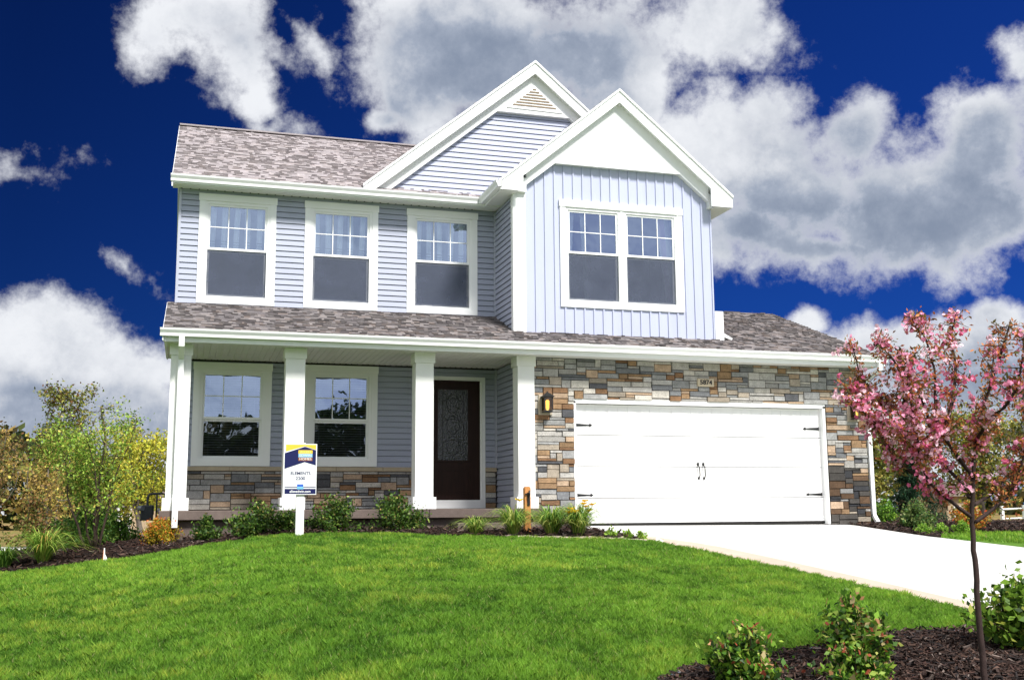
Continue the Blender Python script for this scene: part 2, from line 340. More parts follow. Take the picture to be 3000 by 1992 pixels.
def leaf_quads(rng, P, size, aspect=.55, droop=.3, jit=.35):
    """leaf shaped rhombi at points P, random facing"""
    n = len(P); s = size*(1+jit*rng.uniform(-1, 1, n))[:, None]
    d = rng.normal(size=(n, 3)); d[:, 2] -= droop; d /= np.linalg.norm(d, axis=1)[:, None]
    q = rng.normal(size=(n, 3)); q[:, 2] += .0; w = np.cross(d, q); w /= np.linalg.norm(w, axis=1)[:, None]
    nn = np.cross(d, w)
    tip = P+d*s; mid = P+d*s*.45
    L = mid+w*s*aspect*.5+nn*s*.08; R = mid-w*s*aspect*.5+nn*s*.08
    return np.stack([P, R, tip, L], 1)
def pick(rng, n, pal, wts, var=.25):
    pal = np.array(pal); i = rng.choice(len(pal), n, p=np.array(wts)/sum(wts))
    return pal[i]*(1+var*rng.uniform(-1, 1, (n, 1)))

# ------------------------------------------------------------------ ground, lawn, driveway, beds
def lawn_edge(X):   # back edge of the lawn, in front of the house beds
    return np.interp(X, [-14, -10.5, -8.7, -8, -7, -6, -5, -4, -3.2, -2.3, -1.2, -.2], [-1.6, -1.2, -1.12, -1.27, -1.57, -1.15, -1.22, -1.05, -1.5, -2.1, -2.72, -3.25])
BEX = [-4.4, -4.05, -3.80, -3.72, -3.47, -2.87, -2.46, -1.95, -1.30, -.8, -.3]; BEY = [-14, -12.2, -11.7, -11.52, -11.3, -11.05, -10.93, -10.72, -10.5, -10.5, -10.5]
def bed_edge(X):    # foreground bed
    return np.interp(X, BEX, BEY)
def right_bed(X): return np.interp(X, [5.3, 6.0, 6.8, 9], [-2.55, -1.7, -1.42, -1.35])
def geo(a, b, n, p=1.6):
    t = np.linspace(0, 1, n)**p; return a+(b-a)*t
xs = np.concatenate([-geo(16, 900, 30, 2.6)[::-1], np.linspace(-15.8, 15.8, 130), geo(16, 900, 30, 2.6)])
ys = np.concatenate([-geo(22, 900, 16, 2.6)[::-1], np.linspace(-21.8, 8, 120), geo(8.3, 1200, 40, 2.6)])
G = bpy.data.materials.new('grass_ground'); G.use_nodes = True
t = G.node_tree; b = t.nodes['Principled BSDF']; b.inputs['Roughness'].default_value = .9; b.inputs['Specular IOR Level'].default_value = .1
tcn = t.nodes.new('ShaderNodeTexCoord')
def gn(scale, det=6):
    n = t.nodes.new('ShaderNodeTexNoise'); n.inputs['Scale'].default_value = scale; n.inputs['Detail'].default_value = det; t.links.new(tcn.outputs['Object'], n.inputs['Vector']); return n
r1 = t.nodes.new('ShaderNodeValToRGB'); r1.color_ramp.elements[0].position = .3; r1.color_ramp.elements[0].color = (.035, .09, .012, 1)
r1.color_ramp.elements[1].position = .7; r1.color_ramp.elements[1].color = (.13, .25, .03, 1)
t.links.new(gn(9, 8).outputs[0], r1.inputs[0])
r2_ = t.nodes.new('ShaderNodeValToRGB'); r2_.color_ramp.elements[0].position = .35; r2_.color_ramp.elements[0].color = (.12, .13, .03, 1)
r2_.color_ramp.elements[1].position = .65; r2_.color_ramp.elements[1].color = (.30, .19, .09, 1)
t.links.new(gn(.25, 6).outputs[0], r2_.inputs[0])
sp = t.nodes.new('ShaderNodeSeparateXYZ'); t.links.new(tcn.outputs['Object'], sp.inputs[0])
mr = t.nodes.new('ShaderNodeMapRange'); mr.inputs[1].default_value = 7; mr.inputs[2].default_value = 14; t.links.new(sp.outputs[1], mr.inputs[0])
mxc = t.nodes.new('ShaderNodeMix'); mxc.data_type = 'RGBA'; t.links.new(mr.outputs[0], mxc.inputs[0]); t.links.new(r1.outputs[0], mxc.inputs[6]); t.links.new(r2_.outputs[0], mxc.inputs[7])
t.links.new(mxc.outputs[2], b.inputs['Base Color'])
bn = t.nodes.new('ShaderNodeBump'); bn.inputs['Distance'].default_value = .02; t.links.new(gn(40).outputs[0], bn.inputs['Height']); t.links.new(bn.outputs[0], b.inputs['Normal'])
ground = grid_mesh('ground', xs, ys, lambda X, Y: h(X, Y), G); tag(ground, kind='structure')

# driveway slab and the narrow beige walk beside it
mb = MB(); DY = list(np.linspace(.14, -5, 14))+list(np.linspace(-5.6, -21, 28))
def sheet(mb, xs_, ys_, off, c=(1, 1, 1)):
    for i in range(len(ys_)-1):
        for j in range(len(xs_)-1):
            q = [(xs_[j], ys_[i]), (xs_[j+1], ys_[i]), (xs_[j+1], ys_[i+1]), (xs_[j], ys_[i+1])]
            mb.face([(x, y, hz(x, y)+off) for x, y in q], c)
def slab(name, xs_, ys_, off, mat, joints=()):
    mb = MB(); sheet(mb, xs_, ys_, off)
    for e in (xs_[0], xs_[-1]):
        for i in range(len(ys_)-1):
            mb.face([(e, ys_[i], hz(e, ys_[i])+off), (e, ys_[i+1], hz(e, ys_[i+1])+off), (e, ys_[i+1], hz(e, ys_[i+1])-.1), (e, ys_[i], hz(e, ys_[i])-.1)])
    return tag(mb.build(name, mat), kind='structure')
JM = CONC_W.node_tree
_br = JM.nodes.new('ShaderNodeTexBrick'); _br.offset = 0; _br.inputs['Scale'].default_value = 1; _br.inputs['Brick Width'].default_value = 2.65; _br.inputs['Row Height'].default_value = 3.05
_br.inputs['Mortar Size'].default_value = .009; _br.inputs['Color1'].default_value = (1, 1, 1, 1); _br.inputs['Color2'].default_value = (.97, .97, .97, 1); _br.inputs['Mortar'].default_value = (.35, .33, .3, 1)
_tc = JM.nodes.new('ShaderNodeTexCoord'); JM.links.new(_tc.outputs['Object'], _br.inputs['Vector'])
_pb = JM.nodes['Principled BSDF']; _src = _pb.inputs['Base Color'].links[0].from_socket
_mu = JM.nodes.new('ShaderNodeVectorMath'); _mu.operation = 'MULTIPLY'; JM.links.new(_src, _mu.inputs[0]); JM.links.new(_br.outputs['Color'], _mu.inputs[1]); JM.links.new(_mu.outputs[0], _pb.inputs['Base Color'])
slab('driveway', list(np.linspace(0.0, 5.3, 9)), DY, .018, CONC_W)
WALK = material('beige_walk_concrete', (.50, .40, .32), .9, .08, 2, .001, 120, fine=.08)
mb = MB()
pa = [(-1.75, -2.22), (-1.2, -2.55), (-.7, -2.8), (-.25, -3.05), (-.12, -3.6)]+[(-.10, y) for y in np.linspace(-4.2, -12, 14)]
pb = [(-1.6, -1.95), (-1.1, -2.2), (-.6, -2.38), (.25, -2.55), (.42, -3.6)]+[(.46-.03*k, y) for k, y in enumerate(np.linspace(-4.2, -12, 14))]
for i in range(len(pa)-1):
    mb.face([(p[0], p[1], hz(*p)+.023) for p in (pa[i], pb[i], pb[i+1], pa[i+1])])
    mb.face([(pa[i][0], pa[i][1], hz(*pa[i])+.023), (pa[i+1][0], pa[i+1][1], hz(*pa[i+1])+.023), (pa[i+1][0], pa[i+1][1], hz(*pa[i+1])-.05), (pa[i][0], pa[i][1], hz(*pa[i])-.05)])
tag(mb.build('path', WALK), kind='structure')

MULCH = material('dark_bark_mulch', (.024, .014, .011), .95, .35, 12, .03, 45, fine=.5, spec=.1)
rng = np.random.default_rng(3)
def mulch(name, xs_, ys_, mask, off=.02):
    def zf(X, Y): return h(X, Y)+off+.018*np.sin(X*9.1+Y*4)*np.sin(Y*11.3-X*3)
    return tag(grid_mesh(name, xs_, ys_, zf, MULCH, mask), kind='structure')
front_mask = lambda X, Y: (Y > lawn_edge(X)) & ~((X > -1.75) & (Y < lawn_edge(X)+.33))
mulch('mulch_bed', np.linspace(-11, -.02, 90), np.linspace(-3.3, .1, 40), front_mask)
mulch('mulch_bed', np.linspace(-11, -6.75, 40), np.linspace(.1, 3.2, 26), lambda X, Y: (Y > lawn_edge(X)) & (Y < 3.2-(np.abs(X+7.5)*.5)))
mulch('mulch_bed', np.linspace(-4.5, -.03, 70), np.linspace(-15, -10.4, 60), lambda X, Y: Y < bed_edge(X))
mulch('mulch_bed', np.linspace(5.31, 11, 60), np.linspace(-2.7, 4, 60), lambda X, Y: (Y > right_bed(X)))
CHIP = material('mulch_chip', (1, 1, 1), .8, .2, 30, .002, 200, attr=True, spec=.35)
def chips(n, xr, yr, mask, size, seed):
    r = np.random.default_rng(seed)
    X = r.uniform(*xr, n); Y = r.uniform(*yr, n); k = mask(X, Y); X, Y = X[k], Y[k]; m = len(X)
    P = np.stack([X, Y, h(X, Y)+.03+r.uniform(0, .03, m)], 1)
    d = r.normal(size=(m, 3)); d[:, 2] *= .35; d /= np.linalg.norm(d, axis=1)[:, None]
    up_ = np.tile([0, 0, 1.], (m, 1))+r.normal(size=(m, 3))*.45; w = np.cross(d, up_); w /= np.linalg.norm(w, axis=1)[:, None]
    nn = np.cross(w, d)
    L = size*r.uniform(.5, 1.6, m)[:, None]; W = L*r.uniform(.12, .35, m)[:, None]; T = W*.35
    top = [P-d*L-w*W*.5, P-d*L*.8+w*W, P+d*L+w*W*.6, P+d*L*.9-w*W]
    quad1 = np.stack(top, 1)+nn[:, None]*T[:, None]
    side = np.stack([quad1[:, 0], quad1[:, 3], quad1[:, 3]-nn*T*2, quad1[:, 0]-nn*T*2], 1)
    side2 = np.stack([quad1[:, 1], quad1[:, 2], quad1[:, 2]-nn*T*2, quad1[:, 1]-nn*T*2], 1)
    C = pick(r, m, [(.035, .019, .014), (.075, .042, .03), (.014, .009, .008), (.17, .13, .11), (.05, .022, .015)], [5, 3, 4, .7, 2], .4)
    return np.concatenate([quad1, side, side2]), np.concatenate([C, C, C])
sets = [chips(29000, (-4.45, -.03), (-13, -10.4), lambda X, Y: Y < bed_edge(X), .022, 1),
        chips(12000, (-11, -.02), (-3.3, 2.6), lambda X, Y: (front_mask(X, Y)) & ((X < -6.75) | (Y < .05)), .035, 2),
        chips(7000, (5.31, 11), (-2.7, 1.5), lambda X, Y: Y > right_bed(X), .035, 4)]
o = poly_mesh('bark_chips', np.concatenate([s[0] for s in sets]), 4, np.concatenate([s[1] for s in sets]), CHIP)
tag(o, 'dark brown bark chips covering the planting beds', 'bark mulch', kind='stuff')

# grass blades
GRASS = leafmat('grass_blade', (1, 1, 1), .42, .5, .2)
def vnoise(r, X, Y, s):   # smooth value noise in numpy
    g = r.uniform(0, 1, (64, 64)); x = X*s; y = Y*s; i = np.floor(x).astype(int); j = np.floor(y).astype(int)
    fx = x-i; fy = y-j; fx = fx*fx*(3-2*fx); fy = fy*fy*(3-2*fy)
    a = g[i % 64, j % 64]; b_ = g[(i+1) % 64, j % 64]; c = g[i % 64, (j+1) % 64]; d = g[(i+1) % 64, (j+1) % 64]
    return (a*(1-fx)+b_*fx)*(1-fy)+(c*(1-fx)+d*fx)*fy
def blades(n, xr, yr, mask, seed, power=1.0):
    r = np.random.default_rng(seed)
    X = r.uniform(*xr, n); Y = yr[0]+(yr[1]-yr[0])*r.uniform(0, 1, n)**power
    k = mask(X, Y); X, Y = X[k], Y[k]; m = len(X)
    dist = np.hypot(X-CP.x, Y-CP.y)
    n1 = vnoise(r, X, Y, 1.1); n2 = vnoise(r, X, Y, 4.5); n3 = vnoise(r, X, Y, .45); n4 = vnoise(r, X, Y, 14); n5 = vnoise(r, X, Y, 31)
    H = .044*(.15+.45*n5+.4*n1+.75*n2+.35*n4)*r.uniform(.6, 1.25, m)
    W = .0023*np.clip(dist/7, .9, 3)*r.uniform(.7, 1.4, m)
    an = r.uniform(0, 2*PI, m); lean = r.normal(size=(m, 2))*.38
    P = np.stack([X, Y, h(X, Y)-.004], 1)
    w = np.stack([np.cos(an), np.sin(an), np.zeros(m)], 1)*W[:, None]
    tip = P+np.stack([lean[:, 0]*H, lean[:, 1]*H, H], 1)
    mid = P+np.stack([lean[:, 0]*H*.3, lean[:, 1]*H*.3, H*.55], 1)
    V = np.stack([P-w, P+w, mid+w*.8, tip, mid-w*.8], 1)
    c1 = np.array([.07, .20, .02]); c2 = np.array([.31, .55, .06]); c3 = np.array([.52, .56, .08]); c4 = np.array([.022, .065, .008])
    tt = np.clip(.15+.5*n3+.4*n2-.15+r.normal(size=m)*.16, 0, 1)[:, None]
    C = c1*(1-tt)+c2*tt
    y_ = (np.clip((n1*n2-.40)*1.6+(n4*.5+n5*.5-.53)*2.6, 0, 1)*r.uniform(0, 1, m))[:, None]; C = C*(1-y_)+c3*y_
    dk = (np.clip((.50-n4*.35-n2*.25-n5*.4)*6.0, 0, .9)*r.uniform(.3, 1, m))[:, None]; C = C*(1-dk)+c4*dk  # low blades darkened: shade of the gaps put into their colour
    s = r.uniform(0, 1, m) < .02; C[s] = [.42, .40, .16]
    return V, C
lm0 = lambda X, Y: (Y < lawn_edge(X)+.05*np.sin(X*23)) & (X < -.085+.02*np.sin(Y*31)) & ~((Y < bed_edge(X)+.0) & (X > -4.4))
ang = lambda X, Y: np.abs(np.arctan2(X-(-6.3242), Y-(-17.3463))-.293)
lm = lambda X, Y: lm0(X, Y) & (ang(X, Y) < .50)
lmo = lambda X, Y: lm0(X, Y) & (ang(X, Y) >= .50)
b1 = blades(700000, (-9.4, -.05), (-12.4, -6.5), lm, 11)
b2 = blades(330000, (-10.5, -.05), (-6.5, -1), lm, 12)
b4 = blades(260000, (-13, -.05), (-15, -1), lmo, 14)
b3 = blades(60000, (5.33, 13), (-8.5, -1.2), lambda X, Y: (Y < right_bed(X)) & (Y > -2.6-(X-5.3)*1.1), 13)
o = poly_mesh('grass', np.concatenate([b1[0], b2[0], b3[0], b4[0]]), 5, np.concatenate([b1[1], b2[1], b3[1], b4[1]]), GRASS)
tag(o, 'bright green mown lawn grass in front of the house', 'grass', kind='stuff')

# ------------------------------------------------------------------ the house
YW = 1.656; YD = .4405
house = empty('house', (0, 0, 0), 'two storey pale blue and white suburban house with stone garage front and covered porch', 'house')
def laps(mb, P, U, zs, span, Nn, e=.1016):
    """horizontal lap siding on a vertical wall. P(u,z,out)->point ; span(z)->list of (u0,u1)"""
    z0, z1 = zs; n = int(math.ceil((z1-z0)/e-1e-6))
    for i in range(n):
        a = z0+i*e; bq = min(z0+(i+1)*e, z1)
        sa = span(a+.0005); sb = span(bq-.0005)
        if len(sa) != len(sb):
            mid = span((a+bq)/2); sa = sb = mid
        for (u0, u1), (w0, w1) in zip(sa, sb):
            if u1-u0 < .004 and w1-w0 < .004: continue
            t = .86
            def L(q): return (u0+(w0-u0)*q, u1+(w1-u1)*q)
            prof = [(0, .004), (0, .026), (t, .011), (t, -.004), (1, -.004)]
            for k in range(len(prof)-1):
                (q0, o0), (q1, o1) = prof[k], prof[k+1]
                za = a+(bq-a)*q0; zb = a+(bq-a)*q1; A = L(q0); B = L(q1)
                mb.face([P(A[0], za, o0), P(A[1], za, o0), P(B[1], zb, o1), P(B[0], zb, o1)])
def cut(spans, holes, z):
    out = spans
    for (x0, x1, a, bq) in holes:
        if a <= z <= bq:
            nn = []
            for s in out:
                if x1 <= s[0] or x0 >= s[1]: nn.append(s); continue
                if x0 > s[0]: nn.append((s[0], x0))
                if x1 < s[1]: nn.append((x1, s[1]))
            out = nn
    return out
PF = lambda y: (lambda u, z, o: (u, y-o, z))

# windows: x0,x1,z0,z1 of the whole trimmed unit
UPW = [(-6.285, -4.965, 3.56, 5.51), (-4.46, -3.14, 3.56, 5.51), (-2.60, -1.265, 3.56, 5.51)]
LOW = [(-6.27, -4.965, .765, 2.53), (-4.40, -3.115, .765, 2.54)]
holes_u = [(a+.05, b_-.05, c+.05, d-.05) for a, b_, c, d in UPW]
holes_l = [(a+.05, b_-.05, c+.0, d-.05) for a, b_, c, d in LOW]+[(-2.2, -1.13, 0, 2.40)]
mb = MB(); laps(mb, PF(YW), 0, (3.45, 5.60), lambda z: cut([(-6.60, -.885)], holes_u, z), 0)
mb.build('wall', SIDING, house)
mb = MB(); laps(mb, PF(YW), 0, (.757, 2.55), lambda z: cut([(-6.60, -.885)], holes_l, z), 0)
mb.build('wall', SIDING, house)
# garage side wall facing the porch, and the dormer's side wall (both look to -X)
PX = lambda x: (lambda u, z, o: (x-o, u, z))
mb = MB(); laps(mb, PX(-.885), 0, (.03, 2.55), lambda z: [(.05, YW)], 0); mb.build('wall', SIDING, house)
mb = MB(); laps(mb, PX(-.905), 0, (2.95, 5.56), lambda z: [(max(YD, 0), YW)], 0); mb.build('wall', SIDING, house)
# left end walls and right end walls, back walls
mb = MB(); laps(mb, lambda u, z, o: (-6.60-o, u, z), 0, (-.4, 5.6), lambda z: [(YW, 10.6)], 0)
RS = .55; RY = 5.9; RZ = 8.20
laps(mb, lambda u, z, o: (-6.60-o, u, z), 0, (5.6, 8.05), lambda z: [(YW+(z-5.6)/(8.05-5.6)*(RY-YW), 10.6-(z-5.6)/(8.05-5.6)*(10.6-RY))], 0)
laps(mb, lambda u, z, o: (2.97+o, u, z), 0, (3.0, 5.6), lambda z: [(YD, 10.6)], 0)
laps(mb, lambda u, z, o: (5.82+o, u, z), 0, (-.4, 2.6), lambda z: [(.04, 7.2)], 0)
laps(mb, lambda u, z, o: (5.82+o, u, z), 0, (2.6, 4.1), lambda z: [(.04+(z-2.6)/1.5*3.4, 7.2-(z-2.6)/1.5*3.75)], 0)
mb.face([(-6.6, 10.6, -.6), (2.97, 10.6, -.6), (2.97, 10.6, 5.6), (-6.6, 10.6, 5.6)])
mb.face([(2.9, 7.2, -.6), (5.82, 7.2, -.6), (5.82, 7.2, 2.7), (2.9, 7.2, 2.7)])
mb.build('wall', SIDING, house)
# corner boards
mb = MB(); mb.box(-.935, -.70, YD-.03, YD+.10, 2.93, 5.60); mb.build('corner_board', WHITE, house)
CB = material('grey_corner_trim', (.42, .44, .52), .5, .03, 3)
for q_ in ((-.945, -.895, YW-.05, YW-.028, 3.5, 5.56), (-.94, -.90, YW-.05, YW-.028, .76, 2.55), (-6.63, -6.585, YW-.032, YW+.06, 3.45, 5.58), (-6.63, -6.585, YW-.032, YW+.06, .76, 2.55)):
    mb = MB(); mb.box(*q_); mb.build('corner_trim', CB, house)
# foundation below the walls
mb = MB(); mb.box(-6.6, -.9, YW+.01, YW+.2, -.9, .03); mb.box(-6.58, -6.4, YW+.2, 10.5, -1.6, -.38); mb.build('foundation', CONC_D, house)
mb = MB(); mb.box(5.6, 5.80, .06, 7.1, -1.2, -.35); mb.build('foundation', CONC_D, house)
# interior floors keep the rooms separate and dark
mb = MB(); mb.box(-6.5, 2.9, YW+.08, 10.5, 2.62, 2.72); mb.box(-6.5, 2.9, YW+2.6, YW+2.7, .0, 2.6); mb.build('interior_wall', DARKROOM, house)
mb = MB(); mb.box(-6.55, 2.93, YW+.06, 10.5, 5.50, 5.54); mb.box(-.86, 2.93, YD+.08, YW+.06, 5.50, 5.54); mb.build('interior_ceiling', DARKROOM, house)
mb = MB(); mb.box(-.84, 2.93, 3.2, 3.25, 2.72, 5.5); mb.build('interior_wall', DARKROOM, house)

# board and batten field of the dormer
def apexline(x, cx, az_, s): return az_-s*abs(x-cx)
DWIN = (-.045, 2.37, 3.565, 5.535)
ACX, ACZ, SL = 1.083, 7.66, .83
mb = MB(); xf = -.70
zt = lambda x: min(6.22, 5.77+.826*min(x+.70, 2.90-x)+.05)
XS = [-.70, -.15, DWIN[0]+.05, DWIN[1]-.05, 2.31, 2.97]
def strip(x0, x1, za, zb0, zb1, y=YD): mb.face([(x0, y, za), (x1, y, za), (x1, y, zb1), (x0, y, zb0)])
strip(-.70, -.15, 2.95, zt(-.70), zt(-.15)); strip(-.15, .005, 2.95, 6.22, 6.22); strip(.005, 2.32, 5.49, 6.22, 6.22); strip(.005, 2.32, 2.95, 3.6, 3.6)
strip(2.32, 2.36, 2.95, 6.22, 6.22); strip(2.36, 2.97, 2.95, 6.22, zt(2.92))
nb = 20; pitch = (2.955+.70)/nb
for i in range(nb+1):
    x = -.70+.012+i*pitch
    for (za, zb) in ([(2.95, 3.575), (5.53, zt(x))] if DWIN[0] < x < DWIN[1] else [(2.95, zt(x))]):
        mb.prism([(x-.017, YD+.002), (x-.014, YD-.020), (x+.014, YD-.020), (x+.017, YD+.002)], 2, za, zb)
mb.build('board_and_batten_wall', BOARD, house)

def gable_front(name, cx, apexz, yf, yp, yw, eL, eR, ez, kz, sidz, s, inner=.245, ret=.42, botz=None, ped_extra=0):
    """white rake boards (front yf), white pediment (front yp) over wall yw. eL,eR outer x of the eaves."""
    mb = MB(); v = inner
    for sg, ex in ((-1, eL), (1, eR)):
        ze = apexz-s*abs(ex-cx)
        x_in = ex-sg*ret; z_in = apexz-v-s*abs(x_in-cx)
        if botz is None:
            pts = [(cx, apexz), (ex, ze), (ex, ze-v), (cx, apexz-v)]
        else:
            pts = [(cx, apexz), (ex, ze), (ex, botz), (x_in, botz), (x_in, z_in), (cx, apexz-v)]
        if sg < 0: pts = pts[::-1]
        mb.prism(pts, 1, yf, yf+.03)
        # drip strip proud of the rake board
        q = [(cx, apexz+.02), (ex+sg*.01, ze+.012), (ex+sg*.01, ze-.035), (cx, apexz-.03)]
        mb.prism(q if sg > 0 else q[::-1], 1, yf-.022, yf-.0005)
        # soffit behind the rake board
        a = apexz-v+.04
        x_e = ex-sg*.02
        mb.face([(cx, yf+.03, a), (x_e, yf+.03, a-s*abs(x_e-cx)), (x_e, yw+.02, a-s*abs(x_e-cx)), (cx, yw+.02, a)])
    return mb

# ---- dormer gable (A)
A_L, A_R = -1.24, 3.33
mb = gable_front('A', ACX, ACZ, .20, .33, YD, A_L, A_R, 0, 0, 0, SL, ret=.44, botz=5.575)
mb.build('rake_board', WHITE, house)
def pediment(cx, apz, kz, kxl, kxr, xl, zl, xr, zr, yf, yb, s, cover=.12, bot=None):
    """frieze + solid pediment: polygon with the siding field cut out below the kinks"""
    mb = MB()
    top = apz+cover
    # central triangle / trapezoid
    pts = [(cx, top), (kxl, top-s*(cx-kxl)), (kxl, kz), (kxr, kz), (kxr, top-s*(kxr-cx))]
    mb.prism(pts[::-1], 1, yf, yb)
    for (kx, ex, ez) in ((kxl, xl, zl), (kxr, xr, zr)):
        q = [(kx, top-s*abs(kx-cx)), (ex, top-s*abs(ex-cx)), (ex, ez), (kx, kz)]
        mb.prism(q if ex < cx else q[::-1], 1, yf, yb)
    return mb
mb = pediment(ACX, 7.414, 6.19, -.14, 2.305, -.70, 5.735, 2.90, 5.70, .33, YD-.001, SL)
# short legs under the returns down to the soffit line
mb.prism([(-.90, 5.60), (-.70, 5.60), (-.70, 5.86), (-.90, 5.86)], 1, .335, YD-.001)
mb.prism([(2.90, 5.575), (2.99, 5.575), (2.99, 5.80), (2.90, 5.86)], 1, .335, YD-.001)
# narrow ledge under the pediment
mb.box(-.15, 2.315, .315, .33, 6.175, 6.20)
mb.build('pediment', WHITE, house)

# ---- main cross gable (B) with louvre vent
BCX, BCZ = -.147, 8.576
mb = gable_front('B', BCX, BCZ, 1.42, 1.546, YW, -3.45, 3.14, 0, 0, 0, SL, botz=None)
mb.build('rake_board', WHITE, house)
mb = pediment(BCX, 8.32, 7.545, -.878, .58, -3.2, 5.60, 2.9, 5.60, 1.546, YW-.001, SL)
mb.build('pediment', WHITE, house)
mb = MB()
def spanB(z):
    # siding field runs up to the frieze
    l = -2.83+(z-5.915)/.838; return [(max(l, -3.3) if z > 5.5 else -3.3, BCX*2-l)]
laps(mb, PF(YW), 0, (5.87, 7.60), spanB, 0, e=.1016)
mb.build('wall', GSIDING, house)
mb = MB(); vt = [(-.137, 8.085), (-.62, 7.66), (.352, 7.645)]
mb.prism([(-.137, 8.13), (-.70, 7.635), (.43, 7.62)][::-1], 1, 1.530, 1.5455)
mb.build('gable_vent', WHITE, house)
vent_o = mb
ventpart = [o for o in bpy.data.objects if o.name == 'gable_vent'][0]
mb = MB()
for i in range(7):
    q = (i+.35)/7; z = 7.67+q*.40; hw = .47*(1-q)
    xm = -.137
    mb.face([(xm-hw, 1.522, z), (xm+hw, 1.522, z), (xm+hw-.02, 1.528, z+.030), (xm-hw+.02, 1.528, z+.030)])
mb.build('louvre', material('beige_vent_gap', (.20, .15, .10), .8, .1, 5), ventpart)

# ---- roofs
SHC = [(.17, .155, .158), (.14, .125, .128), (.20, .18, .18), (.11, .10, .10), (.235, .21, .205), (.18, .15, .14)]  # lower roof tones, shade between the tabs is darkened into the colour
def shingles(mb, P0, Ud, L, Vd, S, course=.115, seed=1, pal=SHC, overhang=.0, lofun=None):
    """courses of laminated tabs on a slope. P0 eave corner, Ud along eave, Vd up the slope"""
    r = random.Random(seed); Ud = Vector(Ud); Vd = Vector(Vd); Nn = Ud.cross(Vd).normalized()
    if Nn.z < 0: Nn = -Nn
    P0 = Vector(P0); n = int(S/course)+1
    for i in range(n):
        v0 = i*course; v1 = min((i+1)*course+.02, S+.005)
        lo, hi = (0, L) if lofun is None else lofun(v0)
        x = lo
        while x < hi-1e-4:
            w = r.choice((.05, .07, .09, .12, .16))*r.uniform(.8, 1.2); x1 = min(x+w, hi)
            c = r.choice(pal); k = r.uniform(.88, 1.12); c = (c[0]*k, c[1]*k, c[2]*k)
            thick = r.choice((.008, .010, .024, .030)); d0 = r.uniform(0, .006)
            a = P0+Ud*x+Vd*(v0-d0); b_ = P0+Ud*x1+Vd*(v0-d0); cc = P0+Ud*x1+Vd*v1; dd = P0+Ud*x+Vd*v1
            A, B = a+Nn*thick, b_+Nn*thick; C_, D = cc+Nn*.003, dd+Nn*.003
            mb.face([A, B, C_, D], c); mb.face([a, b_, B, A], c)
            mb.face([a, A, D, dd], c); mb.face([b_, cc, C_, B], c)
            x = x1
def slopev(s): q = math.hypot(1, s); return (0, 1/q, s/q)
# lower roof across porch and garage front
LS = .385; q = math.hypot(1, LS)
LZ = lambda y: 2.735+LS*(y+.45)
mb = MB()
shingles(mb, (-6.745, -.47, LZ(-.47)), (1, 0, 0), 12.72, slopev(LS), (1.70+.47)*q, seed=4)
shingles(mb, (2.96, 1.60, LZ(1.60)), (1, 0, 0), 3.01, slopev(LS), (3.45-1.60)*q, seed=5)
# back slope of the garage roof
shingles(mb, (5.97, 7.45, LZ(-.55)), (-1, 0, 0), 3.0, (0, -1/q, LS/q), (7.45-3.45)*q, seed=6)
mb.build('roof', SHINGLE, house)
mb = MB()   # deck under the shingles, rake fascias
mb.face([(-6.74, -.45, LZ(-.45)-.006), (5.96, -.45, LZ(-.45)-.006), (5.96, 3.45, LZ(3.45)-.006), (-6.74, 3.45, LZ(3.45)-.006)][:4]) if False else None
mb.prism([(-.44, LZ(-.44)-.01), (1.75, LZ(1.75)-.01), (1.75, LZ(1.75)-.10), (-.44, LZ(-.44)-.10)], 0, -6.735, 2.95)
mb.prism([(-.44, LZ(-.44)-.01), (3.45, LZ(3.45)-.01), (7.4, LZ(-.5)-.01), (7.4, LZ(-.5)-.10), (3.45, LZ(3.45)-.10), (-.44, LZ(-.44)-.10)], 0, 2.951, 5.955)
mb.build('roof_deck', WHITE, house)
mb = MB()
mb.prism([(-.45, LZ(-.45)-.002), (1.66, LZ(1.66)-.002), (1.66, LZ(1.66)-.17), (-.45, 2.57)], 0, -6.755, -6.737)
mb.build('rake_board', WHITE, house); mb = MB()
mb.prism([(-.45, LZ(-.45)-.002), (3.45, LZ(3.45)-.002), (7.4, LZ(-.5)-.002), (7.4, 2.57), (3.45, LZ(3.45)-.17), (-.45, 2.57)], 0, 5.957, 5.975)
mb.build('rake_board', WHITE, house)
# main roof
q5 = math.hypot(1, RS); MZ = lambda y: 5.66+RS*(y-1.25)
RYr = 5.88
mb = MB()
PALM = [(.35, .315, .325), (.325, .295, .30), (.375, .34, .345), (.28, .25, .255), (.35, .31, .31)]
shingles(mb, (-6.745, 1.235, MZ(1.235)), (1, 0, 0), 9.8, slopev(RS), (RYr-1.235)*q5, seed=8, pal=PALM)
shingles(mb, (3.06, 2*RYr-1.235, MZ(1.235)), (-1, 0, 0), 9.8, (0, -1/q5, RS/q5), (RYr-1.235)*q5, seed=9, course=.30, pal=PALM)
mb.box(-6.745, -1.0, RYr-.13, RYr+.13, MZ(RYr)-.02, MZ(RYr)+.012, PALM[1])
mb.build('roof', SHINGLE, house)
mb = MB(); mb.prism([(1.26, MZ(1.26)-.012), (RYr, MZ(RYr)-.012), (2*RYr-1.26, MZ(1.26)-.012), (2*RYr-1.26, MZ(1.26)-.11), (RYr, MZ(RYr)-.11), (1.26, MZ(1.26)-.11)], 0, -6.735, 3.05)
mb.build('roof_deck', WHITE, house)
mb = MB(); mb.prism([(1.25, MZ(1.25)), (RYr, MZ(RYr)), (2*RYr-1.25, MZ(1.25)), (2*RYr-1.25, MZ(1.25)-.17), (RYr, MZ(RYr)-.18), (1.25, MZ(1.25)-.17)], 0, -6.757, -6.737); mb.build('rake_board', WHITE, house)
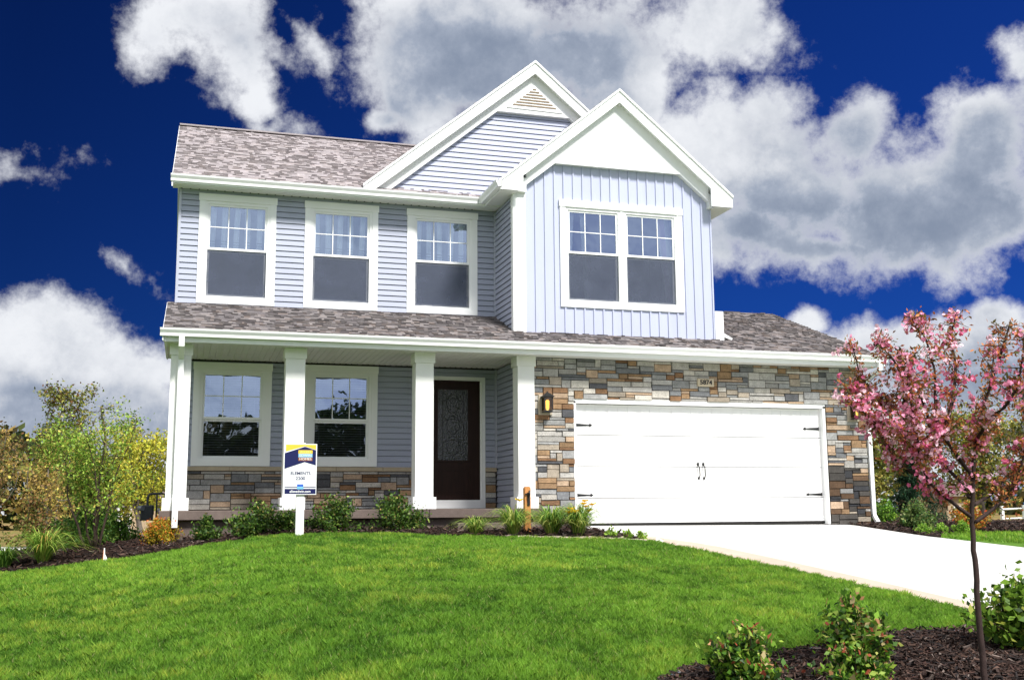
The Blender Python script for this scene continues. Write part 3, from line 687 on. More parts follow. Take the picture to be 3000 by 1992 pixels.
# gable roofs A and B
def gable_roof(cx, cz, s, y0, y1, eL, eR, seed):
    mb = MB(); qq = math.hypot(1, s)
    for sg, ex in ((-1, eL), (1, eR)):
        ze = cz-s*abs(ex-cx); S = abs(ex-cx)*qq
        if sg < 0: shingles(mb, (ex, y1, ze+.012), (0, -1, 0), y1-y0, (1/qq, 0, s/qq), S, seed=seed, pal=PALM, course=.16)
        else: shingles(mb, (ex, y0, ze+.012), (0, 1, 0), y1-y0, (-1/qq, 0, s/qq), S, seed=seed+1, pal=PALM, course=.16)
        d = .012
    o = mb.build('roof', SHINGLE, house)
    mb = MB(); v = .06
    mb.prism([(cx, cz), (eR, cz-s*(eR-cx)), (eR, cz-s*(eR-cx)-v), (cx, cz-v), (eL, cz-s*(cx-eL)-v), (eL, cz-s*(cx-eL))], 1, y0+.045, y1)
    mb.build('roof_deck', WHITE, house)
gable_roof(ACX, ACZ-.012, SL, .185, 4.6, A_L, A_R, 21)
gable_roof(BCX, BCZ-.012, SL, 1.405, 7.2, -3.45, 3.14, 31)
mb = MB()   # right attic wall of the upper storey above the garage roof
mb.face([(2.96, YD+.1, 2.9), (2.96, 10.5, 2.9), (2.96, 10.5, 5.6), (2.96, YD+.1, 5.6)]); mb.build('interior_wall', DARKROOM, house)

mb = MB(); mb.prism([(-.42, 2.56), (YW, 2.56), (YW, LZ(YW)-.10), (-.42, LZ(-.42)-.10)], 0, -6.72, -6.70); mb.build('porch_gable_end', WHITE, house)
# ---- soffits, gutters
GUT = [(-.118, -.005), (-.120, .0), (-.113, -.03), (-.085, -.075), (-.080, -.118), (0, -.118), (0, 0), (-.008, 0), (-.008, -.110), (-.074, -.110), (-.079, -.072), (-.105, -.03), (-.110, 0)]
def gutter(name, axis, a, b_, y, z, flip=1):
    mb = MB()
    if axis == 0: mb.prism([(y+p[0], z+p[1]) for p in GUT], 0, a, b_)
    else: mb.prism([(y+p[0], z+p[1]) for p in GUT], 1, a, b_)
    # end caps
    for e in ((a, a+.004), (b_-.004, b_)):
        pts = [(y-.118, z), (y-.113, z-.03), (y-.085, z-.075), (y-.080, z-.118), (y, z-.118), (y, z)]
        mb.prism(pts, axis, *e)
    return mb.build(name, WHITE, house)
gutter('gutter', 0, -6.79, 6.02, -.40, 2.755)
gutter('gutter', 0, -6.775, -1.35, 1.31, 5.70)
gutter('gutter', 1, .10, 1.20, -1.225, 5.70)
mb = MB(); mb.prism([(-1.35, 1.19), (-1.225, 1.31), (-1.225, 1.20), (-1.345, 1.19)][::-1], 2, 5.585, 5.70)
mb.box(-1.345, -1.225, 1.19, 1.31, 5.583, 5.60); mb.box(-1.347, -1.337, 1.19, 1.20, 5.60, 5.70)
mb.build('gutter_corner', WHITE, house)
# fascias
mb = MB(); mb.box(-6.75, 5.97, -.398, -.375, 2.56, 2.72); mb.box(-6.75, -1.225, 1.312, 1.335, 5.555, 5.68); mb.box(-1.222, -1.20, .235, 1.335, 5.553, 5.70)
mb.build('fascia', WHITE, house)
# porch ceiling: grooved panels; eave soffits
mb = MB()
y0, y1 = -.374, YW
x = -6.73
while x < -.9:
    w = .10
    mb.face([(x, y0, 2.575), (x+w-.012, y0, 2.575), (x+w-.012, y1, 2.575), (x, y1, 2.575)])
    mb.face([(x+w-.012, y0, 2.575), (x+w-.006, y0, 2.583), (x+w-.006, y1, 2.583), (x+w-.012, y1, 2.575)])
    mb.face([(x+w-.006, y0, 2.583), (x+w, y0, 2.575), (x+w, y1, 2.575), (x+w-.006, y1, 2.583)]); x += w
mb.face([(x, y0, 2.575), (5.97, y0, 2.575), (5.97, .1, 2.575), (x, .1, 2.575)])
x = -6.5
while x < -.95: mb.box(x, x+.02, 1.585, 1.61, 2.566, 2.574, (.07, .07, .07)); x += .10
mb.build('porch_ceiling', SOFFIT, house)
mb = MB()
mb.face([(-6.74, 1.336, 5.575), (-.905, 1.336, 5.575), (-.905, YW, 5.575), (-6.74, YW, 5.575)])
mb.face([(-1.20, .23, 5.572), (-.90, .23, 5.572), (-.90, 1.336, 5.572), (-1.20, 1.336, 5.572)])
x = -6.6
while x < -1.25: mb.box(x, x+.018, 1.60, 1.625, 5.566, 5.5745, (.07, .07, .07)); x += .145
mb.build('soffit', SOFFIT, house)
mb = MB()
mb.face([(2.97, .23, 5.572), (3.33, .23, 5.572), (3.33, 4.5, 5.572), (2.97, 4.5, 5.572)])
mb.build('soffit', SOFFIT, house)

# ---- stone
PAL = [((.37, .355, .33), 5), ((.28, .28, .275), 5), ((.47, .44, .39), 3), ((.28, .18, .10), 3.6), ((.40, .29, .20), 3.2), ((.21, .12, .065), 2), ((.09, .092, .10), 1.5), ((.16, .165, .172), 2.4), ((.34, .29, .23), 3)]
def stone_fill(mb, x0, x1, z0, z1, holes, P, seed, cx=.056, cz=.0465, dark=None):
    r = random.Random(seed); nx = max(1, round((x1-x0)/cx)); nz = max(1, round((z1-z0)/cz)); cx = (x1-x0)/nx; cz = (z1-z0)/nz
    occ = [[False]*nx for _ in range(nz)]
    for j in range(nz):
        for i in range(nx):
            xx, zz = x0+(i+.5)*cx, z0+(j+.5)*cz
            for (a, b_, c, d) in holes:
                if a < xx < b_ and c < zz < d: occ[j][i] = True
    wts = [w for _, w in PAL]
    for j in range(nz):
        for i in range(nx):
            if occ[j][i]: continue
            H = r.choice((1, 1, 1, 2, 2, 2, 2, 3)); W = r.randint(3, 9) if H < 3 else r.randint(3, 6)
            if H == 1: W = max(W, 3)
            k = 0
            while k < W and i+k < nx and not occ[j][i+k]: k += 1
            W = k
            if i+W < nx and not occ[j][i+W]:
                rest = 0
                while i+W+rest < nx and not occ[j][i+W+rest] and rest < 2: rest += 1
                if rest < 2: W += rest
            hh = 1
            while hh < H and j+hh < nz and all(not occ[j+hh][i+t] for t in range(W)): hh += 1
            H = hh
            for b_ in range(H):
                for a in range(W): occ[j+b_][i+a] = True
            c = r.choices([p for p, _ in PAL], wts)[0]; k = r.uniform(.82, 1.18)
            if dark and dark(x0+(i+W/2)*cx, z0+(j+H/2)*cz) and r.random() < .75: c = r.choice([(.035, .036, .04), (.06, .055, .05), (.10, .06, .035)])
            c = tuple(v*k for v in c)
            g = .0055; out = r.uniform(.012, .040)
            a0, a1, c0, c1 = x0+i*cx+g, x0+(i+W)*cx-g, z0+j*cz+g*.8, z0+(j+H)*cz-g*.8
            b = .005; jt = lambda: r.uniform(-.003, .003)
            F = [(a0+b+jt(), c0+b+jt(), out+jt()*2), (a1-b+jt(), c0+b+jt(), out+jt()*2), (a1-b+jt(), c1-b+jt(), out+jt()*2), (a0+b+jt(), c1-b+jt(), out+jt()*2)]
            Bk = [(a0, c0, out-.007), (a1, c0, out-.007), (a1, c1, out-.007), (a0, c1, out-.007)]
            Z = [(p[0], p[1], 0) for p in Bk]
            mb.face([P(*p) for p in F], c)
            for s_ in range(4):
                t_ = (s_+1) % 4
                mb.face([P(*Bk[s_]), P(*Bk[t_]), P(*F[t_]), P(*F[s_])], c)
                mb.face([P(*Z[s_]), P(*Z[t_]), P(*Bk[t_]), P(*Bk[s_])], c)
mb = MB(); Pg = lambda x, z, o: (x, .0-o+.012, z)
GX0, GX1, GZ0, GZ1 = 0.0, 4.95, -.5, 1.886
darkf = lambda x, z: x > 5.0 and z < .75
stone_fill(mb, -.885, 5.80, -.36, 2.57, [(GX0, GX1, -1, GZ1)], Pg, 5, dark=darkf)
# left return behind the column
stone_fill(mb, .0, .05, -.36, 2.55, [], lambda u, z, o: (-.885-o, u, z), 6, cx=.05)
mb.build('stone_veneer', STONE, house)
mb = MB(); 
mb.box(-.885, GX0, .012, .16, -.5, 2.575); mb.box(GX1, 5.80, .012, .16, -.5, 2.575); mb.box(GX0, GX1, .012, .16, GZ1, 2.575)
mb.build('wall_backing', MORTAR, house)
mb = MB(); Pw = lambda x, z, o: (x, YW-.02-o, z)
stone_fill(mb, -6.60, -2.2, .03, .677, [], Pw, 15)
stone_fill(mb, -1.125, -.93, .03, .677, [], Pw, 16)
mb.build('stone_veneer', STONE, house)
mb = MB(); mb.box(-6.60, -2.2, YW-.018, YW+.03, .03, .70); mb.box(-1.125, -.89, YW-.018, YW+.03, .03, .70); mb.build('wall_backing', MORTAR, house)
mb = MB(); r = random.Random(2); x = -6.62
while x < -2.25:
    x1 = min(x+r.uniform(.8, 1.0), -2.2); mb.bbox(x+.002, x1-.002, YW-.075, YW+.0, .682, .757, .006); x = x1
mb.build('stone_ledge', LEDGE, house)
mb = MB(); mb.bbox(-1.125, -.92, YW-.075, YW, .682, .757, .006)
mb.build('stone_ledge', LEDGE, house)
# white board between garage stone and the right downspout
# ---- windows
def window(x0, x1, z0, z1, yw, glass_in, curtain=None, double=False, head=True, glass_lo=None):
    """trim board surround + vinyl double hung window(s)"""
    w = MB(); y = yw-.032
    hd = .125
    w.box(x0-.012, x1+.012, y-.012, yw+.02, z1-hd, z1)                      # head
    w.box(x0, x0+.105, y, yw+.02, z0, z1-hd); w.box(x1-.105, x1, y, yw+.02, z0, z1-hd)
    w.box(x0+.105, x1-.105, y, yw+.02, z0, z0+.09)
    win = w.build('window', WHITE, house)
    units = [(x0+.105, x1-.105)] if not double else [(x0+.105, (x0+x1)/2-.03), ((x0+x1)/2+.03, x1-.105)]
    if double:
        m = MB(); m.box((x0+x1)/2-.03, (x0+x1)/2+.03, y+.006, yw+.02, z0+.09, z1-hd); m.build('mullion', WHITE, win)
    for (a, b_) in units:
        bz0, bz1 = z0+.09, z1-hd; f = MB(); t = .05; zm = glass_in[2]
        # outer frame
        yy = yw-.018
        f.box(a, a+t, yy, yw+.06, bz0, bz1); f.box(b_-t, b_, yy, yw+.06, bz0, bz1); f.box(a+t, b_-t, yy, yw+.06, bz1-t, bz1); f.box(a+t, b_-t, yy, yw+.06, bz0, bz0+.045)
        f.box(a+t, b_-t, yy-.008, yy, bz0, bz0+.02)
        f.build('frame', WHITE, win)
        ga, gb = a+t, b_-t; gz0, gz1 = bz0+.045, bz1-t
        # sashes
        s = MB(); st = .038; ys = yw+.004
        s.box(ga, ga+st, ys, ys+.03, zm, gz1); s.box(gb-st, gb, ys, ys+.03, zm, gz1); s.box(ga+st, gb-st, ys, ys+.03, gz1-st, gz1); s.box(ga+st, gb-st, ys-.004, ys+.03, zm-.0, zm+.04)
        ys2 = ys+.032
        s.box(ga, ga+st, ys2, ys2+.03, gz0, zm); s.box(gb-st, gb, ys2, ys2+.03, gz0, zm); s.box(ga+st, gb-st, ys2, ys2+.03, gz0, gz0+st); s.box(ga, gb, ys2-.004, ys2+.03, zm-.038, zm-.001)
        s.build('sash', WHITE, win)
        ia, ib = ga+st, gb-st; iz0, iz1 = zm+.04, gz1-st
        m = MB()
        for k in (1, 2):
            xk = ia+(ib-ia)*k/3; m.box(xk-.008, xk+.008, ys+.006, ys+.012, iz0, iz1)
        m.box(ia, ib, ys+.005, ys+.0055, (iz0+iz1)/2-.008, (iz0+iz1)/2+.008)
        m.build('muntin', WHITE, win)
        g = MB(); g.face([(ia-.004, ys+.016, iz0-.004), (ib+.004, ys+.016, iz0-.004), (ib+.004, ys+.016, iz1+.004), (ia-.004, ys+.016, iz1+.004)])
        g.build('glass_pane', glass_in[0], win, normals=False)
        g = MB(); g.face([(ia-.004, ys2+.016, gz0+st-.004), (ib+.004, ys2+.016, gz0+st-.004), (ib+.004, ys2+.016, zm-.03), (ia-.004, ys2+.016, zm-.03)])
        g.build('glass_pane', glass_in[1], win, normals=False)
        if glass_lo == 'screen':
            g = MB(); g.face([(ga+.004, ys+.010, gz0), (gb-.004, ys+.010, gz0), (gb-.004, ys+.010, zm), (ga+.004, ys+.010, zm)]); g.build('insect_screen', SCREEN, win, normals=False)
        if curtain: curtain(win, ga, gb, gz0, gz1, zm, yw+.12, units.index((a, b_)))
    return win
def valance(win, a, b_, z0, z1, zm, y, k):
    """tab valance: pale cloth strips hanging in front of darker gaps, with trimmed ends"""
    r = random.Random(int(a*100)); n = 5; w = (b_-a)/n; m = MB()
    for i in range(n):
        xa = a+i*w+.03; xb = xa+w*.48; zb = zm+.075+r.uniform(-.01, .01); sl = r.uniform(-.015, .03)
        cols = 5
        for j in range(cols):
            u0, u1 = j/cols, (j+1)/cols; y0_, y1_ = y+.03*math.sin(u0*PI), y+.03*math.sin(u1*PI)
            m.face([(xa+(xb-xa)*u0, y0_, zb), (xa+(xb-xa)*u1, y1_, zb), (xa+(xb-xa)*u1+sl, y1_, z1+.05), (xa+(xb-xa)*u0+sl, y0_, z1+.05)])
        for zz in (zb+.05, zb+.10): m.box(xa-.002, xb+.002, y-.012, y-.008, zz, zz+.008, (.3, .3, .35))
    m.build('curtain', CLOTHA, win, normals=False)
CLOTHA = material('valance_cloth', (.85, .88, .88), .8, .08, 10, attr=True)
def drapes(win, a, b_, z0, z1, zm, y, k):
    m = MB()
    strips = [(a-.02, a+.16, a-.02, a+.07), (a+.28, a+.38, a+.35, a+.44)] if k == 0 else [(a-.05, a+.06, a-.05, a+.04), (b_-.32, b_-.0, b_-.14, b_+.02)]
    for si, (x0, x1, w0, w1) in enumerate(strips):
        for j in range(6):
            u0, u1 = j/6, (j+1)/6; o0, o1 = .02*math.sin(u0*PI*3), .02*math.sin(u1*PI*3)
            c = (1, 1, 1) if not (k == 1 and si == 1 and j in (1, 2)) else (.95, .75, .98)
            m.face([(w0+(w1-w0)*u0, y+o0, z0), (w0+(w1-w0)*u1, y+o1, z0), (x0+(x1-x0)*u1, y+o1, z1), (x0+(x1-x0)*u0, y+o0, z1)], c)
    m.build('curtain', CLOTHA, win, normals=False)
def blinds(win, a, b_, z0, z1, zm, y, k):
    m = MB(); z = z0+.01
    while z < z1: m.face([(a, y-.012, z), (b_, y-.012, z), (b_, y+.014, z+.012), (a, y+.014, z+.012)]); z += .043
    for xx in (a+.12, b_-.12): m.box(xx-.002, xx+.002, y-.016, y-.014, z0, z1)
    m.build('blind', BLIND, win, normals=False)
for wdw in UPW: window(*wdw, YW, (GLASS, GLASS_L, 4.515), valance, glass_lo='screen')
window(*DWIN, YD, (GLASS, GLASS_L, 4.555), drapes, double=True, glass_lo='screen')
for wdw in LOW: window(*wdw, YW-.01, (GLASS, GLASS_L, 1.56), blinds)
# decoration dish on the sill inside the right dormer window
# ---- front door
dr = MB()
dr.box(-2.16, -1.19, YW+.03, YW+.07, .178, 2.34)
door = dr.build('door', DOORM, house)
m = MB(); m.box(-2.30, -2.16, YW-.035, YW+.08, .03, 2.40); m.box(-1.19, -1.125, YW-.035, YW+.08, .03, 2.34); m.box(-2.16, -1.125, YW-.036, YW+.08, 2.34, 2.405); m.box(-1.21, -1.19, YW-.0, YW+.08, .178, 2.34)
m.box(-2.16, -1.19, YW-.05, YW+.08, .03, .178)
m.build('door_frame', WHITE, door)
m = MB()
for (a, b_, c, d) in ((-2.03, -1.41, .86, 2.20),):
    m.box(a, a+.03, YW+.012, YW+.03, c, d); m.box(b_-.03, b_, YW+.012, YW+.03, c, d); m.box(a, b_, YW+.013, YW+.03, d-.03, d); m.box(a, b_, YW+.013, YW+.03, c, c+.03)
for (a, b_, c, d) in ((-2.0, -1.40, .30, .72),):
    m.box(a, a+.02, YW+.018, YW+.03, c, d); m.box(b_-.02, b_, YW+.018, YW+.03, c, d); m.box(a, b_, YW+.019, YW+.03, d-.02, d); m.box(a, b_, YW+.019, YW+.03, c, c+.02)
m.build('door_moulding', DOORM, door)
DG = bpy.data.materials.new('textured_door_glass'); DG.use_nodes = True; t = DG.node_tree; b = t.nodes['Principled BSDF']
b.inputs['Base Color'].default_value = (.03, .032, .036, 1); b.inputs['Roughness'].default_value = .12; b.inputs['Specular IOR Level'].default_value = .6
n = t.nodes.new('ShaderNodeTexVoronoi'); n.inputs['Scale'].default_value = 34; tcn = t.nodes.new('ShaderNodeTexCoord'); t.links.new(tcn.outputs['Object'], n.inputs['Vector'])
bn = t.nodes.new('ShaderNodeBump'); bn.inputs['Distance'].default_value = .006; t.links.new(n.outputs[0], bn.inputs['Height']); t.links.new(bn.outputs[0], b.inputs['Normal'])
m = MB(); m.face([(-2.0, YW+.022, .89), (-1.44, YW+.022, .89), (-1.44, YW+.022, 2.17), (-2.0, YW+.022, 2.17)]); m.build('door_glass', DG, door, normals=False)
m = MB()
rr = random.Random(3)
def arc(cx_, cz_, rx, rz, a0, a1, n=14): return [(cx_+rx*math.cos(a0+(a1-a0)*i/n), YW+.018, cz_+rz*math.sin(a0+(a1-a0)*i/n)) for i in range(n+1)]
for cz_ in (1.15, 1.53, 1.91):
    m.tube(arc(-1.72, cz_, .12, .17, 0, 2*PI), .004, 4); m.tube(arc(-1.72, cz_, .20, .10, 0, PI), .004, 4)
m.tube([(-1.91, YW+.018, .9), (-1.91, YW+.018, 2.16)], .004, 4); m.tube([(-1.53, YW+.018, .9), (-1.53, YW+.018, 2.16)], .004, 4)
m.build('glass_leading', material('pewter_leading', (.10, .10, .11), .35, .1, 10, metal=.8), door)
m = MB(); m.tube([(-2.10, YW-.03, 1.12), (-2.10, YW+.03, 1.12)], .02, 10); m.tube([(-2.10, YW-.03, .98), (-2.10, YW-.03, 1.14)], .009, 8); m.build('door_handle', BLACKM, door)

# ---- porch columns
COLX = [(-6.645, -6.297), (-4.895, -4.547), (-2.79, -2.445), (-1.032, -.695)]
for (a, b_) in COLX:
    y0 = -.08; D = .345
    s = MB(); s.box(a+.022, b_-.022, y0+.022, y0+D-.022, .20, 2.42)
    c = s.build('column', WHITE_C, house)
    s = MB(); s.box(a, b_, y0, y0+D, 2.406, 2.573); s.build('column_capital', WHITE_C, c)
    s = MB(); s.box(a-.022, b_+.018, y0-.022, y0+D+.02, .021, .21); s.build('column_base', WHITE_C, c)
# ---- porch slab and step
m = MB()
for (a, b_) in ((-6.705, -2.55), (-2.545, -.62)): m.bbox(a, b_, -.15, YW, -.125, .02, .008)
m.build('porch_slab', CONC_D, house)
m = MB(); m.box(-6.66, -.70, -.04, .10, -.9, -.126); m.box(-6.64, -6.55, .1, YW, -.9, -.126); m.build('porch_foundation', CONC_D, house)
m = MB(); m.bbox(-2.18, -.78, -.56, -.045, -.55, -.205, .008); m.build('porch_step', CONC_D, house)

# ---- garage door
gd = MB(); rr = random.Random(1)
yd = .105; ZS = [-.245, .183, .724, 1.264, 1.80]
for i in range(4):
    a, b_ = ZS[i]+.006, ZS[i+1]-.006
    gd.box(.045, 4.90, yd+.008, yd+.045, a, b_)
    npan = 8; pw = (4.855)/npan
    for k in range(npan):
        x0_ = .045+k*pw+.03; x1_ = .045+(k+1)*pw-.03
        # shallow planked panels: vertical planks with fine grooves
        for p_ in range(3):
            w_ = (x1_-x0_)/3; gd.box(x0_+p_*w_+.003, x0_+(p_+1)*w_-.003, yd+.002, yd+.008, a+.045, b_-.045)
    gd.box(.045, 4.90, yd, yd+.0078, a, a+.035); gd.box(.045, 4.90, yd, yd+.0078, b_-.035, b_)
garage = gd.build('garage_door', GARAGE, house)
m = MB(); m.box(.045, 4.90, yd+.004, yd+.05, -.288, -.249); m.build('bottom_seal', RUBBER, garage)
m = MB(); m.box(.0, .045, .0, yd+.05, -.30, 1.84); m.box(4.90, 4.95, .0, yd+.05, -.30, 1.84); m.box(.0, 4.95, -.0, yd+.05, 1.805, 1.886)
m.build('garage_door_frame', WHITE, garage)
def hinge(x, z, sg):
    m = MB(); L = .33
    pts = [(x, z-.026), (x+sg*.25, z-.010), (x+sg*.27, z-.010), (x+sg*.285, z-.028), (x+sg*L, z), (x+sg*.285, z+.028), (x+sg*.27, z+.010), (x+sg*.25, z+.010), (x, z+.026)]
    if sg < 0: pts = pts[::-1]
    m.prism(pts[::-1], 1, yd-.012, yd-.001)
    m.tube([(x+sg*.004, yd-.012, z-.03), (x+sg*.004, yd-.012, z+.03)], .008, 6)
    for q in (.06, .18): m.tube([(x+sg*q, yd-.02, z), (x+sg*q, yd-.01, z)], .006, 6)
    m.build('hinge', BLACKM, garage)
for z in (1.435, .236): hinge(.05, z, 1); hinge(4.86, z, -1)
for x in (2.385, 2.49):
    m = MB(); m.tube([(x-.02, yd-.004, .79), (x-.016, yd-.03, .76), (x, yd-.045, .70), (x+.004, yd-.045, .58), (x, yd-.03, .54), (x-.004, yd-.004, .52)], [.013, .011, .010, .010, .011, .014], 8)
    m.box(x-.028, x+.012, yd-.007, yd, .745, .80); m.box(x-.02, x+.018, yd-.007, yd, .505, .545)
    m.build('pull_handle', BLACKM, garage)

# ---- lamps beside the garage door
LG = bpy.data.materials.new('lit_lamp_glass'); LG.use_nodes = True; b = LG.node_tree.nodes['Principled BSDF']
b.inputs['Base Color'].default_value = (.75, .5, .22, 1); b.inputs['Roughness'].default_value = .3
b.inputs['Emission Color'].default_value = (1, .62, .22, 1); b.inputs['Emission Strength'].default_value = .25
BULB = bpy.data.materials.new('glowing_bulb'); BULB.use_nodes = True; b = BULB.node_tree.nodes['Principled BSDF']
b.inputs['Emission Color'].default_value = (1, .80, .36, 1); b.inputs['Emission Strength'].default_value = 1.6
PLATE = material('cast_stone_mounting_block', (.42, .36, .28), .85, .1, 8, .002, 90)
def lantern(x, z):
    y = -.13; m = MB()
    m.bbox(x-.13, x+.115, -.045, -.0, z-.20, z+.14, .006); plate = m.build('mounting_block', PLATE, None)
    m = MB()
    m.box(x-.03, x+.03, -.06, -.045, z-.05, z+.10)                            # back plate
    m.box(x-.08, x+.08, y-.075, y+.075, z-.165, z-.145)                        # base
    m.box(x-.065, x+.065, y-.06, y+.06, z-.145, z-.135)
    for sx in (-1, 1):
        for sy in (-1, 1): m.box(x+sx*.07-.008, x+sx*.07+.008, y+sy*.065-.008, y+sy*.065+.008, z-.135, z+.085)
    m.box(x-.085, x+.085, y-.08, y+.08, z+.085, z+.098)
    # roof
    n = len(m.v); top = z+.17
    base = [(x-.105, y-.10, z+.098), (x+.105, y-.10, z+.098), (x+.105, y+.085, z+.098), (x-.105, y+.085, z+.098)]; t4 = [(x-.02, y-.02, top), (x+.02, y-.02, top), (x+.02, y+.02, top), (x-.02, y+.02, top)]
    for k in range(4): m.face([base[k], base[(k+1) % 4], t4[(k+1) % 4], t4[k]])
    m.face(t4); m.face(base[::-1])
    m.tube([(x, y, top), (x, y, top+.02)], .012, 8); m.tube([(x, y, top+.018), (x, -.05, top-.03)], .008, 6)
    ln = m.build('wall_lantern', BLACKM, house)
    plate.parent = ln
    m = MB()
    for (a, b_, c, d) in ((x-.062, x+.062, y-.066, y-.064), (x-.066, x-.064, y-.06, y+.06), (x+.064, x+.066, y-.06, y+.06)): m.box(a, b_, c, d, z-.13, z+.083)
    m.build('lantern_glass', LAMPG, ln)
    m = MB(); m.tube([(x, y, z-.13), (x, y, z-.10), (x, y, z+.03), (x, y, z+.05)], [.012, .03, .034, .008], 10); m.build('bulb', BULB, ln, smooth=True)
LAMPG = glassmat('lantern_glass', (1, .9, .75), .05, (.92, .74, .45))
lantern(-.511, 1.785); lantern(5.53, 1.77)

# ---- house number plaque
m = MB(); m.bbox(2.352, 2.672, -.052, -.0, 2.147, 2.288, .006)
NP = material('cast_number_stone', (.52, .44, .32), .85, .1, 8, .002, 90)
plq = m.build('number_plaque', NP, house)
def text_mesh(name, s, size, loc, mat, parent, extrude=.003, rot=(PI/2, 0, 0), align='CENTER', xs_=1.0, bold=0):
    cu = bpy.data.curves.new(name, 'FONT'); cu.body = s; cu.size = size; cu.extrude = extrude; cu.align_x = align; cu.align_y = 'CENTER'; cu.offset = bold
    o = bpy.data.objects.new(name+'_tmp', cu); col.objects.link(o); bpy.context.view_layer.update()
    me = bpy.data.meshes.new_from_object(o.evaluated_get(bpy.context.evaluated_depsgraph_get())); bpy.data.objects.remove(o)
    me.name = name; me.materials.clear(); me.materials.append(mat)
    R = Matrix.Translation(loc) @ Matrix.Rotation(rot[0], 4, 'X') @ Matrix.Diagonal((xs_, 1, 1, 1)); me.transform(R)
    q = bpy.data.objects.new(name, me); col.objects.link(q)
    if parent: q.parent = parent; q.matrix_parent_inverse = world_of(parent).inverted()
    return q
text_mesh('house_number', '5874', .115, (2.512, -.055, 2.217), BLACKM, plq, xs_=1.05, bold=.002)

# ---- downspouts
def spout(pts, w=.075, d=.055):
    m = MB()
    for i in range(len(pts)-1):
        a, b_ = Vector(pts[i]), Vector(pts[i+1]); dirv = (b_-a).normalized()
        X = Vector((1, 0, 0)) if abs(dirv.x) < .9 else Vector((0, 1, 0)); Yv = dirv.cross(X).normalized(); X = Yv.cross(dirv)
        q = [(-w/2, -d/2), (w/2, -d/2), (w/2, d/2), (-w/2, d/2)]
        e = .012
        A = [a-dirv*e+X*p[0]+Yv*p[1] for p in q]; B = [b_+dirv*e+X*p[0]+Yv*p[1] for p in q]
        for k in range(4): m.face([A[k], A[(k+1) % 4], B[(k+1) % 4], B[k]])
        m.face(A[::-1]); m.face(B)
    return m.build('downspout', WHITE, house)
spout([(-6.47, -.46, 2.64), (-6.47, -.44, 2.50), (-6.47, -.12, 2.34), (-6.47, -.115, .25), (-6.47, -.20, .10), (-6.47, -.20, -.22)], .085)
spout([(5.87, -.46, 2.64), (5.87, -.44, 2.50), (5.87, .0, 2.36), (5.87, .0, -.15), (5.87, -.10, -.27)], .075)
# boxed downspout foot at the right of the dormer, with its kick-out shoe
m = MB(); m.box(2.985, 3.155, YD-.03, YD+.06, 3.07, 3.62); m.build('kickout_board', WHITE, house)
m = MB(); m.prism([(3.155, 3.21), (3.33, 3.12), (3.31, 3.085), (3.155, 3.14)], 1, YD-.03, YD+.05); m.build('kickout_flashing', WHITE, house)
m = MB(); m.box(-6.72, -6.60, 1.60, 1.70, 3.47, 3.53); m.build('roof_flashing', material('dark_flashing', (.03, .03, .035), .5, .1, 5), house)

# ------------------------------------------------------------------ plants
LEAF = leafmat('leaf', (1, 1, 1), .35, .5, .3)
FARLEAF = leafmat('far_leaf', (1, 1, 1), .25, .7, .1)
PETAL = leafmat('petal', (1, 1, 1), .4, .6, .15)
BARK = material('brown_bark', (.06, .042, .032), .9, .3, 14, .006, 60, fine=.3, spec=.15)
BARKD = material('dark_young_bark', (.035, .020, .017), .7, .3, 20, .002, 120, fine=.3, spec=.3)
BARKG = material('grey_bark', (.13, .11, .09), .9, .3, 14, .006, 60, fine=.3, spec=.1)
def curve_pts(a, b, bow, n, r):
    a = Vector(a); b = Vector(b); L = (b-a).length; mid = Vector((r.uniform(-1, 1), r.uniform(-1, 1), 0))*L*.1
    out = []
    for i in range(n+1):
        t = i/n; w = math.sin(t*PI); out.append(a.lerp(b, t)+Vector((0, 0, bow*L*w))+mid*w+Vector((r.uniform(-1, 1), r.uniform(-1, 1), r.uniform(-1, 1)))*L*.02)
    return out
